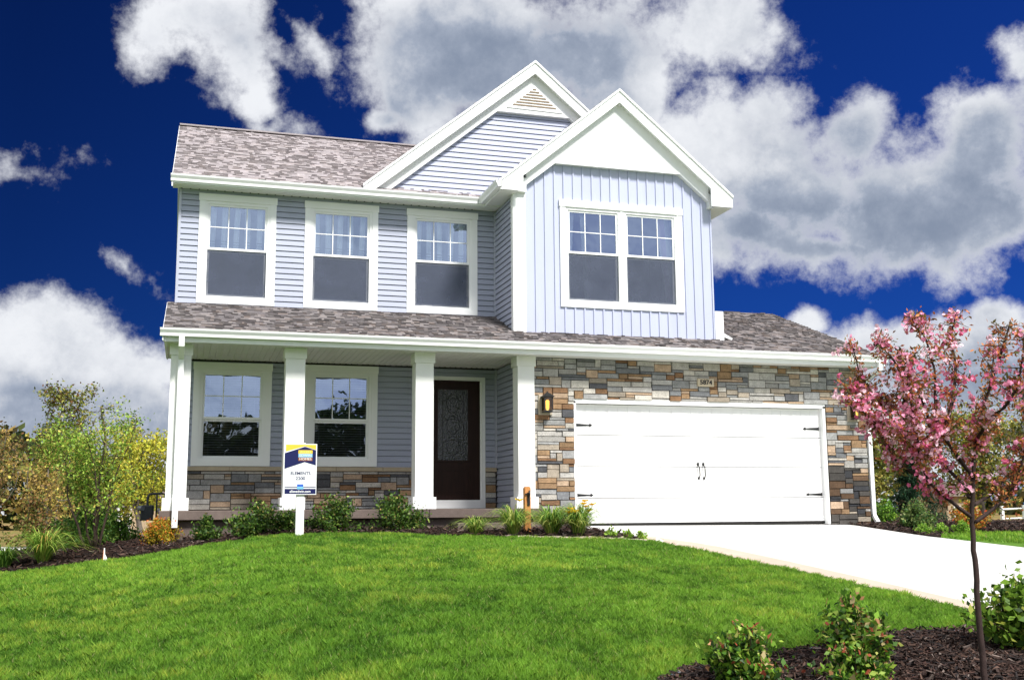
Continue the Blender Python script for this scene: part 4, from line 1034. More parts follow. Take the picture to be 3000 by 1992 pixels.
def tree(name, label, cat, base, H, crown, nlimb, tr, nleaf, lsize, pal, wts, seed, group=None, lmat=None, bark=None, first=.25, twigs=6, bow=-.06, lspread=.16, multi=0, gauss=True, aspect=.55, rot=None):
    """crown=(dx,dy,z,rx,ry,rz) ellipsoid relative to base"""
    r = random.Random(seed); rg = np.random.default_rng(seed)
    root = empty(name, base, label, cat, group); B = Vector(base); B.z -= .03
    mb = MB(); cx, cy, cz, rx, ry, rz_ = crown; C_ = B+Vector((cx, cy, cz))
    pts = []; 
    stems = []
    if multi:
        for k in range(multi):
            an = 2*PI*k/multi+r.uniform(-.4, .4); q = r.uniform(.25, .75)
            top = C_+Vector((math.cos(an)*rx*q, math.sin(an)*ry*q, rz_*r.uniform(.2, .85)))
            s = curve_pts(B+Vector((math.cos(an)*.08, math.sin(an)*.08, 0)), top, -.05, 7, r); stems.append(s)
            mb.tube(s, [tr*(1-.8*i/7) for i in range(8)], 6)
    else:
        top = C_+Vector((0, 0, rz_*.75)); s = curve_pts(B, top, 0, 8, r); stems.append(s)
        mb.tube(s, [tr*(1.25 if i == 0 else 1)*(1-.8*i/8) for i in range(9)], 8)
    for k in range(nlimb):
        s = r.choice(stems); t = first+(1-first)*r.random(); f = t*(len(s)-1); i = min(int(f), len(s)-2); p0 = s[i].lerp(s[i+1], f-i)
        while True:
            v = Vector((r.uniform(-1, 1), r.uniform(-1, 1), r.uniform(-1, 1)))
            if .35 < v.length < 1: break
        e = C_+Vector((v.x*rx, v.y*ry, v.z*rz_))
        if e.z < p0.z-.1*H: e.z = p0.z+.05*H*r.random()
        L = curve_pts(p0, e, bow, 5, r); rr0 = tr*(1-.8*t)*.6
        mb.tube(L, [max(rr0*(1-.85*j/5), tr*.05) for j in range(6)], 5, cap=False)
        for q in range(twigs):
            j = r.randint(1, 5); a = L[j]; d = Vector((r.gauss(0, 1), r.gauss(0, 1), r.gauss(.3, .8))).normalized()*r.uniform(.1, .3)*min(rx, rz_)
            tw = [a, a+d*.5+Vector((0, 0, -.02)), a+d]; mb.tube(tw, [tr*.09, tr*.06, tr*.03], 3, cap=False)
            for u in (.4, .7, 1): pts.append(a+d*u)
        pts.append(e)
    mb.build('trunk', bark or BARK, root, smooth=True)
    P = np.array([tuple(p) for p in pts]); i = rg.integers(0, len(P), nleaf)
    Q = P[i]+rg.normal(size=(nleaf, 3))*lspread*min(rx, rz_)*np.array([1, 1, .8])
    # lighter and darker clumps are different sprays of growth, tint by spray
    ct = rg.uniform(.75, 1.3, len(P))[i]
    C = pick(rg, nleaf, pal, wts, .3)*ct[:, None]
    poly_mesh('crown', leaf_quads(rg, Q, lsize, aspect), 4, C, lmat or LEAF, root)
    return root
def shrub(name, label, base, rx, rz_, n, lsize, pal, wts, seed, group=None, tips=None, stems=9, cat='shrub', aspect=.6, irregular=.25, hollow=.3):
    rg = np.random.default_rng(seed); r = random.Random(seed)
    root = empty(name, base, label, cat, group); B = Vector(base)
    mb = MB(); P = []; TI = []
    nst = stems*3
    for k in range(nst):
        an = r.uniform(0, 2*PI); ph = r.uniform(.05, 1.0); q = r.uniform(1-irregular, 1+irregular*.6)
        e = B+Vector((math.cos(an)*rx*math.cos(ph*PI/2)*q, math.sin(an)*rx*math.cos(ph*PI/2)*q, rz_*(.12+.95*math.sin(ph*PI/2))*q))
        s = curve_pts(B+Vector((math.cos(an)*rx*.1, math.sin(an)*rx*.1, -.03)), e, .08, 4, r); mb.tube(s, [.008, .006, .005, .004, .002], 4, cap=False)
        for u in np.linspace(hollow, 1, 9):
            f = u*4; i = min(int(f), 3); P.append(s[i].lerp(s[i+1], f-i)); TI.append(u)
    mb.build('stems', BARK, root)
    P = np.array([tuple(p) for p in P]); TI = np.array(TI); i = rg.integers(0, len(P), n)
    Q = P[i]+rg.normal(size=(n, 3))*rx*.11
    Q[:, 2] = np.maximum(Q[:, 2], base[2]+.02)
    C = pick(rg, n, pal, wts, .3)*rg.uniform(.8, 1.2, len(P))[i][:, None]
    if tips is not None:
        k = (TI[i] > .85) & (rg.uniform(0, 1, n) < tips[1]) ; C[k] = pick(rg, int(k.sum()), tips[0], [1]*len(tips[0]), .25)
    poly_mesh('foliage', leaf_quads(rg, Q, lsize, aspect, droop=-.3), 4, C, LEAF, root)
    return root
def grass_clump(name, label, base, n, Hh, spread, pal, wts, seed, flowers=(), cat='plant', group=None, W=.010, fcol=(.75, .38, .01), fr=.035):
    rg = np.random.default_rng(seed); r = random.Random(seed); root = empty(name, base, label, cat, group); B = np.array(base)
    V = []; C = []
    cols = pick(rg, n, pal, wts, .25)
    for k in range(n):
        an = rg.uniform(0, 2*PI); out = spread*rg.uniform(.3, 1.1); hh = Hh*rg.uniform(.55, 1.1)
        d = np.array([math.cos(an), math.sin(an), 0]); w = np.array([-math.sin(an), math.cos(an), 0])*W*rg.uniform(.6, 1.2)
        st = B+d*rg.uniform(0, .06)+w*rg.uniform(-4, 4); prev = None; m = 5
        for i in range(m+1):
            t = i/m; p = st+d*out*t**1.25+np.array([0, 0, hh*(2.2*t-1.72*t*t*(.7+.35*out/spread))]); ww = w*(1-t)**.6
            if prev is not None: V.append([prev[0]-prev[1], prev[0]+prev[1], p+ww, p-ww]); C.append(cols[k])
            prev = (p, ww)
    poly_mesh('leaves', np.array(V), 4, np.array(C), LEAF, root)
    for (dx, dy, z) in flowers:
        top = Vector((base[0]+dx, base[1]+dy, z)); s = MB(); s.tube([(base[0], base[1], base[2]), (base[0]+dx*.5, base[1]+dy*.5, (base[2]+z)/2), tuple(top)], [.004, .003, .003], 4, c=(.12, .22, .04))
        so = s.build('flower_stalk', LEAF, root)
        P_ = []; 
        for q in range(7):
            a = 2*PI*q/7+r.random(); d = Vector((math.cos(a), math.sin(a), .55)).normalized(); w = Vector((-math.sin(a), math.cos(a), 0))
            R_ = fr*r.uniform(.9, 1.3); P_.append([tuple(top), tuple(top+d*R_*.6+w*R_*.4), tuple(top+d*R_), tuple(top+d*R_*.6-w*R_*.4)])
        poly_mesh('flower', np.array(P_), 4, np.array([fcol]*7)*rg.uniform(.8, 1.2, (7, 1)), PETAL, so)
    return root
GREEN = [(.05, .14, .02), (.10, .22, .025), (.03, .08, .015), (.18, .28, .05)]
DGREEN = [(.045, .10, .014), (.10, .19, .025), (.022, .055, .010), (.26, .34, .07), (.34, .26, .08)]

# shrubs along the porch
G1 = 'green shrubs planted along the porch slab'
for (x, y, rx, rz_, n, seed, lab) in [(-6.02, -.55, .25, .30, 1500, 41, 'small dark green shrub beside the left porch downspout'),
                                  (-5.32, -.62, .44, .40, 3200, 42, 'wide dark green shrub just left of the yard sign post'),
                                  (-4.86, -.60, .24, .30, 1300, 45, 'low narrow green shrub directly behind the yard sign post'),
                                  (-4.14, -.62, .42, .44, 3200, 43, 'round dark green shrub just right of the yard sign'),
                                  (-3.17, -.66, .46, .50, 3600, 44, 'tallest green porch shrub, in front of the third porch column')]:
    shrub('porch_shrub', lab, (x, y, hz(x, y)), rx, rz_, n, .048, DGREEN, [5, 5, 4, 1.6, .5], seed, G1)
# left bed
shrub('spirea_shrub', 'round yellow and orange spirea shrub in the left mulch bed', (-6.65, -.15, hz(-6.65, -.15)), .28, .36, 4200, .032, [(.50, .36, .03), (.34, .33, .03), (.62, .25, .03), (.20, .22, .02)], [4, 4, 2, 2], 51, tips=([(.62, .15, .03), (.70, .24, .04)], .45), stems=16, irregular=.08)
shrub('leafy_bush', 'leafy green bush behind the round yellow shrub', (-7.62, 1.9, hz(-7.62, 1.9)), .55, .50, 4200, .055, GREEN, [4, 5, 2, 3], 52)
shrub('leafy_bush', 'bright green bush at the foot of the multi-stemmed tree', (-7.85, .95, hz(-7.85, .95)), .50, .52, 3600, .055, [(.08, .2, .03), (.2, .36, .06), (.3, .42, .1), (.03, .08, .015)], [4, 5, 2, 2], 53)
shrub('brown_bush', 'reddish brown airy bush left of the multi-stemmed tree', (-8.75, 2.5, hz(-8.75, 2.5)), .55, .9, 3000, .05, [(.24, .13, .05), (.18, .20, .04), (.34, .19, .06), (.08, .09, .025)], [4, 4, 2, 3], 54)
tree('multi_stem_tree', 'young multi-stemmed tree with sparse light green leaves left of the house', 'tree', (-7.63, .2, hz(-7.63, .2)), 2.3, (.0, 0, 1.42, 1.0, .8, .78), 32, .022, 6800, .046,
     [(.20, .34, .04), (.36, .48, .07), (.09, .16, .025), (.48, .40, .09)], [5, 5, 2, 1.5], 61, bark=BARK, multi=6, twigs=6, lspread=.12)
tree('thin_trunk_tree', 'thin tree with orange brown leaves at the left picture edge', 'tree', (-9.45, 3.2, hz(-9.45, 3.2)), 2.0, (-.1, 0, 1.7, .6, .6, .55), 18, .028, 1800, .06, [(.18, .10, .04), (.10, .11, .03), (.28, .18, .06)], [4, 4, 2], 62, bark=BARKG, multi=2)
grass_clump('daylily_clump', 'large arching daylily clump at the front of the left mulch bed', (-8.22, -.62, hz(-8.22, -.62)), 260, .62, .80, [(.22, .36, .05), (.34, .42, .08), (.12, .24, .03), (.50, .34, .08)], [5, 4, 4, 1], 71, W=.010)
grass_clump('daylily_clump', 'small green clump left of the large daylily clump', (-8.72, -.66, hz(-8.72, -.66)), 220, .40, .50, [(.10, .22, .03), (.2, .32, .05), (.06, .14, .02)], [5, 4, 4], 72, W=.011)
# entry bed daylilies
YL = [(.18, .33, .05), (.36, .46, .08), (.08, .18, .025), (.5, .52, .15)]
grass_clump('flowering_daylily', 'low wispy daylily in front of the porch step', (-2.20, -1.75, hz(-2.20, -1.75)), 200, .34, .50, YL, [4, 4, 3, 2], 73, W=.008)
grass_clump('flowering_daylily', 'tall daylily with one yellow bloom left of the cedar post', (-1.62, -1.75, hz(-1.62, -1.75)), 320, .52, .60, YL, [4, 4, 3, 2], 74, flowers=[(.07, -.1, .12)], W=.009, fcol=(.9, .62, .03), fr=.08)
grass_clump('flowering_daylily', 'leafy daylily clump just right of the cedar post', (-1.08, -1.95, hz(-1.08, -1.95)), 420, .52, .66, YL, [4, 3, 4, 1.5], 75, flowers=[(-.05, .05, -.10)], W=.009, fcol=(.62, .5, .25), fr=.03)
grass_clump('flowering_daylily', 'daylily with a cluster of yellow blooms at the garage door corner', (-.72, -2.1, hz(-.72, -2.1)), 420, .56, .66, YL, [4, 3, 4, 1.5], 76, flowers=[(-.14, -.1, -.01), (-.19, -.15, -.06), (-.12, -.2, -.05), (.05, -.1, .06), (.09, -.1, .02), (.13, -.1, -.04), (.19, -.1, .05), (.07, -.1, .10)], W=.009, fcol=(.9, .58, .02), fr=.075)
for k, (x, y, s, lab) in enumerate([(-.38, -2.62, .10, 'tiny lime green seedling nearest the yellow daylilies'), (-.20, -2.78, .085, 'tiny lime green seedling between two others beside the driveway'), (-.03, -2.95, .08, 'tiny lime green seedling nearest the white stake')]):
    if k == 2: x = -.08
    shrub('seedling', lab, (x, y, hz(x, y)+.01), s, s*1.2, 260, .04, [(.3, .46, .06), (.2, .36, .04), (.4, .5, .12)], [3, 3, 1], 80+k, 'tiny seedlings beside the driveway', stems=3, cat='plant')
# right bed
shrub('leafy_bush', 'bright green bush against the right garage corner', (6.35, .35, hz(6.35, .35)), .26, .42, 2000, .045, [(.14, .32, .03), (.28, .46, .05), (.05, .13, .02)], [4, 3, 3], 91)
shrub('layered_shrub', 'dark green layered shrub in front of the spruce', (6.10, -.95, hz(6.10, -.95)), .34, .42, 2400, .05, [(.05, .12, .03), (.12, .2, .04), (.22, .26, .08)], [4, 4, 1.5], 92)
for k, (x, y, s, lab) in enumerate([(5.62, -1.72, .15, 'small lime green mound nearest the driveway edge'), (6.08, -1.58, .14, 'small lime green mound in the middle of the right bed'), (6.52, -1.55, .18, 'small lime green mound behind the crabapple trunk')]):
    shrub('lime_mound', lab, (x, y, hz(x, y)), s, s*1.0, 900, .035, [(.22, .42, .04), (.34, .52, .07), (.10, .24, .03)], [4, 3, 2], 93+k, 'small lime green mounds in the right bed', irregular=.1)
shrub('orange_shrub', 'orange and red leaved shrub behind the lime green mounds', (7.25, -.9, hz(7.25, -.9)), .38, .42, 2400, .05, [(.55, .22, .03), (.42, .34, .04), (.5, .08, .03), (.15, .2, .03)], [4, 3, 2, 2], 97)
shrub('brown_bush', 'olive and pinkish twiggy bush between spruce and orange shrub', (6.95, .2, hz(6.95, .2)), .34, .40, 1800, .045, [(.2, .2, .07), (.32, .2, .12), (.10, .12, .04)], [4, 2, 3], 98)
# spruce
def conifer(name, label, base, H, R, n, seed, pal):
    rg = np.random.default_rng(seed); r = random.Random(seed); root = empty(name, base, label, 'tree'); B = Vector(base)
    mb = MB(); mb.tube([B+Vector((0, 0, -.03)), B+Vector((.02, 0, H*.5)), B+Vector((0, 0, H))], [.06, .035, .008], 8); P = []
    for k in range(90):
        z = H*(.06+.9*r.random()); an = r.uniform(0, 2*PI); L = R*(1-z/H)*r.uniform(.75, 1.12)+.05
        a = B+Vector((0, 0, z)); e = a+Vector((math.cos(an)*L, math.sin(an)*L, -.12*L)); mb.tube([a, a.lerp(e, .5)+Vector((0, 0, .04*L)), e], [.012, .008, .003], 4, cap=False)
        for u in np.linspace(.2, 1, 9): P.append(a.lerp(e, u))
    mb.build('trunk', BARK, root)
    P = np.array([tuple(p) for p in P]); i = rg.integers(0, len(P), n); Q = P[i]+rg.normal(size=(n, 3))*.05
    poly_mesh('crown', leaf_quads(rg, Q, .085, .22, droop=.5), 4, pick(rg, n, pal, [1]*len(pal), .3), LEAF, root)
conifer('spruce_tree', 'small dark green spruce to the right of the garage', (7.75, 1.3, hz(7.75, 1.3)), 1.35, .75, 9000, 101, [(.012, .04, .018), (.02, .06, .025), (.03, .075, .03)])

# foreground shrubs in the near bed
FG = [(.08, .19, .02), (.17, .32, .03), (.03, .08, .012), (.34, .48, .07), (.5, .52, .14)]
RT = ([(.40, .09, .05), (.44, .22, .10), (.42, .34, .16)], .22)
shrub('near_shrub', 'red tipped green shrub in the foreground mulch, leftmost of them', (-3.27, -11.72, hz(-3.27, -11.72)-.02), .25, .32, 2200, .044, FG, [5, 5, 4, 2, 1], 111, tips=RT, irregular=.35, stems=10)
shrub('near_shrub', 'tall red tipped foreground shrub at the bottom edge, overlapping another', (-2.58, -11.80, hz(-2.58, -11.80)-.05), .23, .32, 2200, .044, FG, [5, 5, 4, 2, 1], 112, tips=RT, irregular=.35, stems=10)
shrub('near_shrub', 'red tipped foreground shrub on the lawn edge, just behind another', (-2.06, -10.98, hz(-2.06, -10.98)), .20, .31, 1900, .044, FG, [5, 5, 4, 2, 1], 113, tips=RT, irregular=.35, stems=10)
shrub('near_shrub', 'yellow green shrub at the right edge behind the crabapple trunk', (-.93, -11.25, hz(-.93, -11.25)), .36, .44, 2600, .055, [(.10, .2, .02), (.2, .34, .04), (.04, .09, .015), (.42, .46, .08)], [4, 5, 3, 2], 114, irregular=.35, stems=10)

# crabapple with hand laid limbs
CR = {
'trunk': [(-1.99, -12.13, -1.09), (-2.0, -12.12, -0.8), (-2.0, -12.12, -0.42), (-2.0, -12.12, -0.16), (-1.99, -12.13, 0.06), (-1.96, -12.15, 0.35), (-1.89, -12.15, 0.55), (-1.8, -12.18, 0.79), (-1.75, -12.21, 0.95), (-1.72, -12.23, 1.05)],
'A': [(-2.0, -12.12, -0.07), (-2.12, -12.09, 0.03), (-2.23, -12.06, 0.14), (-2.3, -12.08, 0.29), (-2.4, -12.06, 0.41), (-2.54, -12.02, 0.49)],
'B': [(-2.0, -12.12, 0.04), (-2.0, -12.01, 0.16), (-2.04, -11.9, 0.3), (-2.08, -11.8, 0.43), (-2.18, -11.72, 0.58), (-2.32, -11.63, 0.76), (-2.36, -11.6, 0.97)],
'C': [(-1.99, -12.13, -0.1), (-1.88, -12.16, -0.02), (-1.77, -12.18, 0.07), (-1.73, -12.22, 0.19), (-1.69, -12.26, 0.38), (-1.66, -12.29, 0.54)],
'D': [(-1.98, -12.14, 0.15), (-2.1, -12.17, 0.27), (-2.19, -12.16, 0.4), (-2.21, -12.14, 0.58), (-2.21, -12.15, 0.78), (-2.25, -12.11, 1.02), (-2.27, -12.09, 1.1)],
'E': [(-2.19, -12.16, 0.4), (-2.11, -12.16, 0.58), (-2.02, -12.1, 0.79), (-2.0, -12.06, 0.98), (-1.97, -12.08, 1.13)],
'F': [(-1.96, -12.16, 0.37), (-2.0, -12.32, 0.47), (-2.01, -12.51, 0.57), (-1.96, -12.55, 0.74), (-1.94, -12.57, 0.92)],
'G': [(-2.08, -11.8, 0.43), (-2.13, -11.76, 0.6), (-2.17, -11.8, 0.78), (-2.26, -11.79, 0.93), (-2.32, -11.75, 0.97)],
'H': [(-1.99, -12.13, -0.0), (-1.79, -12.04, 0.06), (-1.64, -12.04, 0.18), (-1.52, -12.14, 0.29), (-1.42, -12.2, .5)],
'I': [(-2.04, -11.9, 0.3), (-2.09, -11.92, 0.5), (-2.13, -11.89, 0.69), (-2.19, -11.9, 0.89)],
'J': [(-2.18, -11.72, 0.58), (-2.28, -11.66, 0.65), (-2.37, -11.65, 0.73), (-2.48, -11.64, 0.67)],
'K': [(-2.23, -12.06, 0.14), (-2.38, -12.02, 0.23), (-2.47, -12.01, 0.35), (-2.53, -11.97, 0.49), (-2.62, -11.95, .60)],
'L': [(-1.96, -12.15, .35), (-1.80, -12.0, .5), (-1.66, -11.95, .72), (-1.6, -11.95, .95)],
'M': [(-2.30, -12.08, .29), (-2.40, -12.2, .40), (-2.50, -12.3, .62), (-2.52, -12.3, .78)]}
ct = empty('crabapple_tree', (-1.99, -12.13, hz(-1.99, -12.13)), 'young crabapple tree in pink bloom with bronze leaves in the near bed', 'tree')
r = random.Random(5); rg = np.random.default_rng(5)
def smooth_line(P, m=5):
    P = [Vector(p) for p in P]; out = []
    for i in range(len(P)-1):
        p0 = P[max(i-1, 0)]; p1 = P[i]; p2 = P[i+1]; p3 = P[min(i+2, len(P)-1)]
        for k in range(m):
            t = k/m; out.append(.5*((2*p1)+(p2-p0)*t+(2*p0-5*p1+4*p2-p3)*t*t+(3*p1-p0-3*p2+p3)*t**3))
    out.append(P[-1]); return out
mb = MB(); sp_ = []
for k, L in CR.items():
    S = smooth_line(L); n = len(S)
    S = [p+Vector((r.uniform(-1, 1), r.uniform(-1, 1), 0))*.003 for p in S]
    if k == 'trunk': rad = [.020-.0155*(i/n)**.9 if i > 1 else .0225 for i in range(n)]
    else: rad = [.0115*(1-.8*i/n)+.001 for i in range(n)]
    mb.tube(S, rad, 8, cap=True)
    lo = int(n*.45) if k == 'trunk' else (int(n*.25) if k in 'ABCDHK' else 0)
    for i in range(lo, n):
        z_ok = True
        for q in range(3 if k != 'trunk' else 2):
            if r.random() < .62:
                d = Vector((r.gauss(0, .9), r.gauss(0, .9), r.gauss(.2, .7))).normalized()*r.uniform(.04, .14)
                if S[i].z+d.z > 1.10: d.z *= -.5
                tw = [S[i], S[i]+d*.5+Vector((0, 0, .008)), S[i]+d+Vector((0, 0, .02))]
                mb.tube(tw, [.0032, .0024, .0014], 4, cap=False)
                for u in (.25, .5, .75, 1.0): sp_.append((S[i]+d*u, u))
        sp_.append((S[i], 0))
mb.build('trunk', BARKD, ct, smooth=True)
P = np.array([tuple(p) for p, _ in sp_])
n = 9500; i = rg.integers(0, len(P), n); Q = P[i]+rg.normal(size=(n, 3))*.019
C = pick(rg, n, [(.38, .12, .045), (.56, .22, .07), (.14, .07, .025), (.24, .19, .05), (.12, .14, .04), (.60, .20, .08)], [4, 3.5, 3, 3, 1.6, 1.5], .3)
poly_mesh('crown', leaf_quads(rg, Q, .029, .42, droop=-.2), 4, C, LEAF, ct)
# blossom clusters: favour the left and lower limbs
w = np.exp(-((P[:, 0]+2.45)/.42)**2)*1.2+.35; w *= rg.uniform(0, 1, len(P))**2
ci = rg.choice(len(P), 420, p=w/w.sum(), replace=False); PV = []; PC = []
for c in ci:
    ctr = P[c]+rg.normal(size=3)*.012
    nb_ = rg.integers(4, 11)
    hi = float(np.clip((ctr[2]-.25)/.8, 0, 1)); tone = rg.choice(3, p=[.48, .28-.2*hi, .24+.2*hi]); base_c = [(.90, .36, .54), (.78, .18, .34), (.97, .66, .77)][tone]
    for q in range(nb_):
        o_ = ctr+rg.normal(size=3)*.019; ax = rg.normal(size=3); ax[1] -= .6; ax /= np.linalg.norm(ax)
        a1 = np.cross(ax, [0, 0, 1.]); a1 /= np.linalg.norm(a1); a2 = np.cross(ax, a1); R_ = .0125*rg.uniform(.8, 1.25)
        for p_ in range(5):
            an = 2*PI*p_/5+rg.uniform(-.1, .1); d = math.cos(an)*a1+math.sin(an)*a2; s_ = -math.sin(an)*a1+math.cos(an)*a2
            PV.append([o_, o_+d*R_*.65+s_*R_*.5+ax*R_*.25, o_+d*R_*1.1+ax*R_*.3, o_+d*R_*.65-s_*R_*.5+ax*R_*.25]); k_ = rg.uniform(.8, 1.2); PC.append([v*k_ for v in base_c])
poly_mesh('blossom', np.array(PV), 4, np.array(PC), PETAL, ct)

# ------------------------------------------------------------------ yard objects
m = MB(); q_ = [(x_, float(bed_edge(x_))+.01) for x_ in np.linspace(-4.0, -.12, 50)]
m.tube([(x_, y_, hz(x_, y_)+.012+.008*math.sin(x_*5)) for x_, y_ in q_], .013, 6)
eo = m.build('bed_edging', material('grey_plastic_edging', (.16, .19, .24), .45, .2, 6, spec=.5), None, smooth=True); tag(eo, 'thin grey plastic edging between the lawn and the near mulch bed', 'edging')
sg = empty('yard_sign', (-4.76, -1.6, hz(-4.76, -1.6)), 'white yard sign with navy and yellow house graphic on a white post', 'sign')
NAVY = material('navy_sign_print', (.006, .010, .075), .5, .05, 5); YEL = material('yellow_sign_print', (.80, .50, .05), .5, .05, 5)
LBL = material('light_blue_sign_print', (.18, .45, .68), .5, .05, 5); BRN = material('brown_sign_print', (.28, .10, .04), .5, .05, 5); BLU = material('mid_blue_sign_print', (.04, .12, .50), .5, .05, 5)
SIGNW = material('white_sign_panel', (.84, .85, .86), .4, .01, 3)
m = MB(); m.box(-4.808, -4.695, -1.59, -1.50, -.45, .97); m.build('sign_post', WHITE_C, sg)
X0, X1, Z0, Z1 = -4.988, -4.532, .232, .955; W_, H_ = X1-X0, Z1-Z0
m = MB(); m.box(X0, X1, -1.615, -1.592, Z0, Z1); panel = m.build('sign_panel', SIGNW, sg)
def sx(u): return X0+W_*u
def szz(v): return Z0+H_*(1-v)
def poly(name, pts, mat, y, par=panel):
    m = MB(); m.face([(sx(u), y, szz(v)) for u, v in pts]); return m.build(name, mat, par, normals=False)
poly('yellow_band', [(.03, .015), (.97, .015), (.97, .115), (.62, .045), (.03, .155)][::-1], YEL, -1.6165)
poly('navy_roof_band', [(.0, .185), (.62, .055), (.97, .125), (.97, .425), (.62, .36), (.0, .495)][::-1], NAVY, -1.6175)
a, b_, c, d = .42, .86, .125, .335
poly('logo_block', [(a, c), (b_, c), (b_, c+.07), (a, c+.07)][::-1], YEL, -1.6185); poly('logo_block', [(a, c+.07), (b_, c+.07), (b_, c+.14), (a, c+.14)][::-1], LBL, -1.6185); poly('logo_block', [(a, c+.14), (b_, c+.14), (b_, d), (a, d)][::-1], BRN, -1.6185)
for k, s in enumerate(('ALLEN', 'EDWIN', 'HOMES')):
    text_mesh('lettering', s, .046, (sx(.64), -1.6195, szz(c+.036+.07*k)), SIGNW if k else material('pale_yellow_print', (.9, .7, .3), .5, .02, 3), panel, .0003, xs_=1.15)
text_mesh('lettering', 'ELEMENTS', .062, (sx(.5), -1.6165, szz(.585)), NAVY, panel, .0003, xs_=1.0, bold=.0015)
text_mesh('lettering', '2200', .062, (sx(.5), -1.6165, szz(.685)), NAVY, panel, .0003, xs_=1.1, bold=.0015)
poly('print_line', [(0.02, .848), (.98, .848), (.98, .866), (.02, .866)][::-1], NAVY, -1.6165)
poly('navy_footer', [(0.02, .885), (.98, .885), (.98, .985), (.02, .985)][::-1], NAVY, -1.6165)
poly('logo_block', [(.40, .795), (.60, .795), (.60, .845), (.40, .845)][::-1], BLU, -1.6175); poly('logo_block', [(.40, .845), (.60, .845), (.60, .895), (.40, .895)][::-1], LBL, -1.6176)
text_mesh('lettering', 'allenedwin.com', .050, (sx(.5), -1.6175, szz(.938)), SIGNW, panel, .0003, xs_=.95, bold=.0008)

ps = empty('cedar_post', (-1.25, -1.3, hz(-1.25, -1.3)), 'short orange brown cedar post with a black metal hook', 'post')
m = MB(); m.prism([(-1.31, -.60), (-1.215, -.60), (-1.215, .325), (-1.235, .350), (-1.29, .350), (-1.31, .325)][::-1], 1, -1.35, -1.26); m.build('post', WOOD, ps)
m = MB(); m.box(-1.272, -1.232, -1.366, -1.351, .06, .26); m.tube([(-1.252, -1.366, .20), (-1.252, -1.40, .20), (-1.25, -1.41, .25), (-1.245, -1.40, .285), (-1.255, -1.38, .27)], .012, 6); m.tube([(-1.31, -1.37, .235), (-1.24, -1.37, .235)], .010, 6); m.build('hook', BLACKM, ps)
st = empty('marker_stake', (-7.33, -1.55, hz(-7.33, -1.55)), 'small white marker stake with an orange edge at the left mulch edge', 'stake')
z = hz(-7.33, -1.55); m = MB(); m.prism([(-7.36, z-.03), (-7.335, z-.03), (-7.345, z+.20), (-7.358, z+.20)][::-1], 1, -1.56, -1.54); m.build('stake', WHITE_C, st)
m = MB(); m.prism([(-7.335, z+.0), (-7.305, z+.02), (-7.32, z+.08), (-7.342, z+.12)][::-1], 1, -1.555, -1.545); m.build('tag', SIGNW, st)
m = MB(); m.prism([(-7.372, z-.03), (-7.361, z-.03), (-7.359, z+.18), (-7.362, z+.18)][::-1], 1, -1.558, -1.542); m.build('edge_strip', material('orange_paint', (.7, .18, .04), .6, .05, 5), st)
st = empty('marker_flag', (.12, -3.5, hz(.12, -3.5)), 'tiny white bent marker lying where lawn meets driveway', 'stake')
z = hz(-.05, -3.5); m = MB(); m.prism([(-.09, z), (-.05, z), (-.06, z+.12), (-.085, z+.12)][::-1], 1, -3.48, -3.47); m.prism([(-.05, z), (.05, z), (.0, z+.05), (-.055, z+.07)][::-1], 1, -3.478, -3.472); m.build('stake', SIGNW, st)

# gas meter at the left house wall
gm = empty('gas_meter', (-6.95, 2.45, hz(-6.95, 2.45)), 'dark grey gas meter with bent pipe beside the left end of the porch', 'meter')
DG2 = material('dark_grey_meter_metal', (.03, .036, .042), .45, .15, 10, spec=.5)
m = MB(); m.bbox(-7.06, -6.85, 2.33, 2.52, -.14, .12, .02); m.tube([(-7.06, 2.42, .03), (-6.84, 2.42, .03)], .075, 12); mt_ = m.build('meter_body', DG2, gm)
m = MB(); m.tube([(-6.95, 2.42, .10), (-6.95, 2.42, .27), (-6.92, 2.42, .31), (-6.72, 2.42, .32), (-6.66, 2.42, .30), (-6.66, 2.42, -.5)], .02, 8); m.tube([(-6.80, 2.42, .30), (-6.80, 2.42, -.4)], .014, 6); m.build('pipe', DG2, gm)
m = MB(); m.tube([(-7.08, 2.36, .07), (-7.02, 2.30, .07)], .045, 10); m.tube([(-6.78, 2.36, .02), (-6.74, 2.36, .02)], .05, 10); m.build('regulator', material('light_grey_cast_metal', (.3, .31, .32), .4, .1, 5, metal=.6), gm)

# ------------------------------------------------------------------ background: trees, neighbours
BG = 'trees standing beyond the house on the left'
def bgtree(name, lab, x, y, H, w, n, size, pal, wts, seed, group, first=.25, tr=.12, bark=None, ztop=None, nl=26, spread=.13):
    z = hz(x, y); rz_ = H*.40
    tree(name, lab, 'tree', (x, y, z), H, (0, 0, H-rz_, w/2, w/2, rz_), nl, tr, n, size, pal, wts, seed, group, FARLEAF, bark or BARKG, first, 7, lspread=spread)
OL = [(.16, .20, .04), (.30, .30, .07), (.07, .09, .025), (.42, .34, .10)]
YG = [(.40, .42, .05), (.56, .52, .06), (.24, .28, .04), (.62, .52, .10)]
BR = [(.28, .20, .07), (.40, .28, .08), (.20, .22, .05), (.50, .42, .10)]
DK = [(.02, .035, .012), (.04, .05, .02), (.06, .05, .02)]
bgtree('tall_tree', 'tallest olive and brown tree rising behind the multi-stemmed tree', -12.4, 42.3, 8.1, 3.6, 6500, .17, OL+[(.18, .09, .04)], [4, 3, 4, 1, 2], 201, BG)
bgtree('bare_tree', 'nearly bare narrow tree just right of the tallest tree', -10.4, 38.5, 7.0, 1.6, 700, .14, OL, [4, 3, 4, 1], 202, BG, tr=.16)
bgtree('bare_tree', 'nearly bare narrow tree closer to the house than its twin', -8.9, 36.0, 6.0, 1.4, 600, .14, BR, [4, 3, 4, 1], 212, BG, tr=.16)
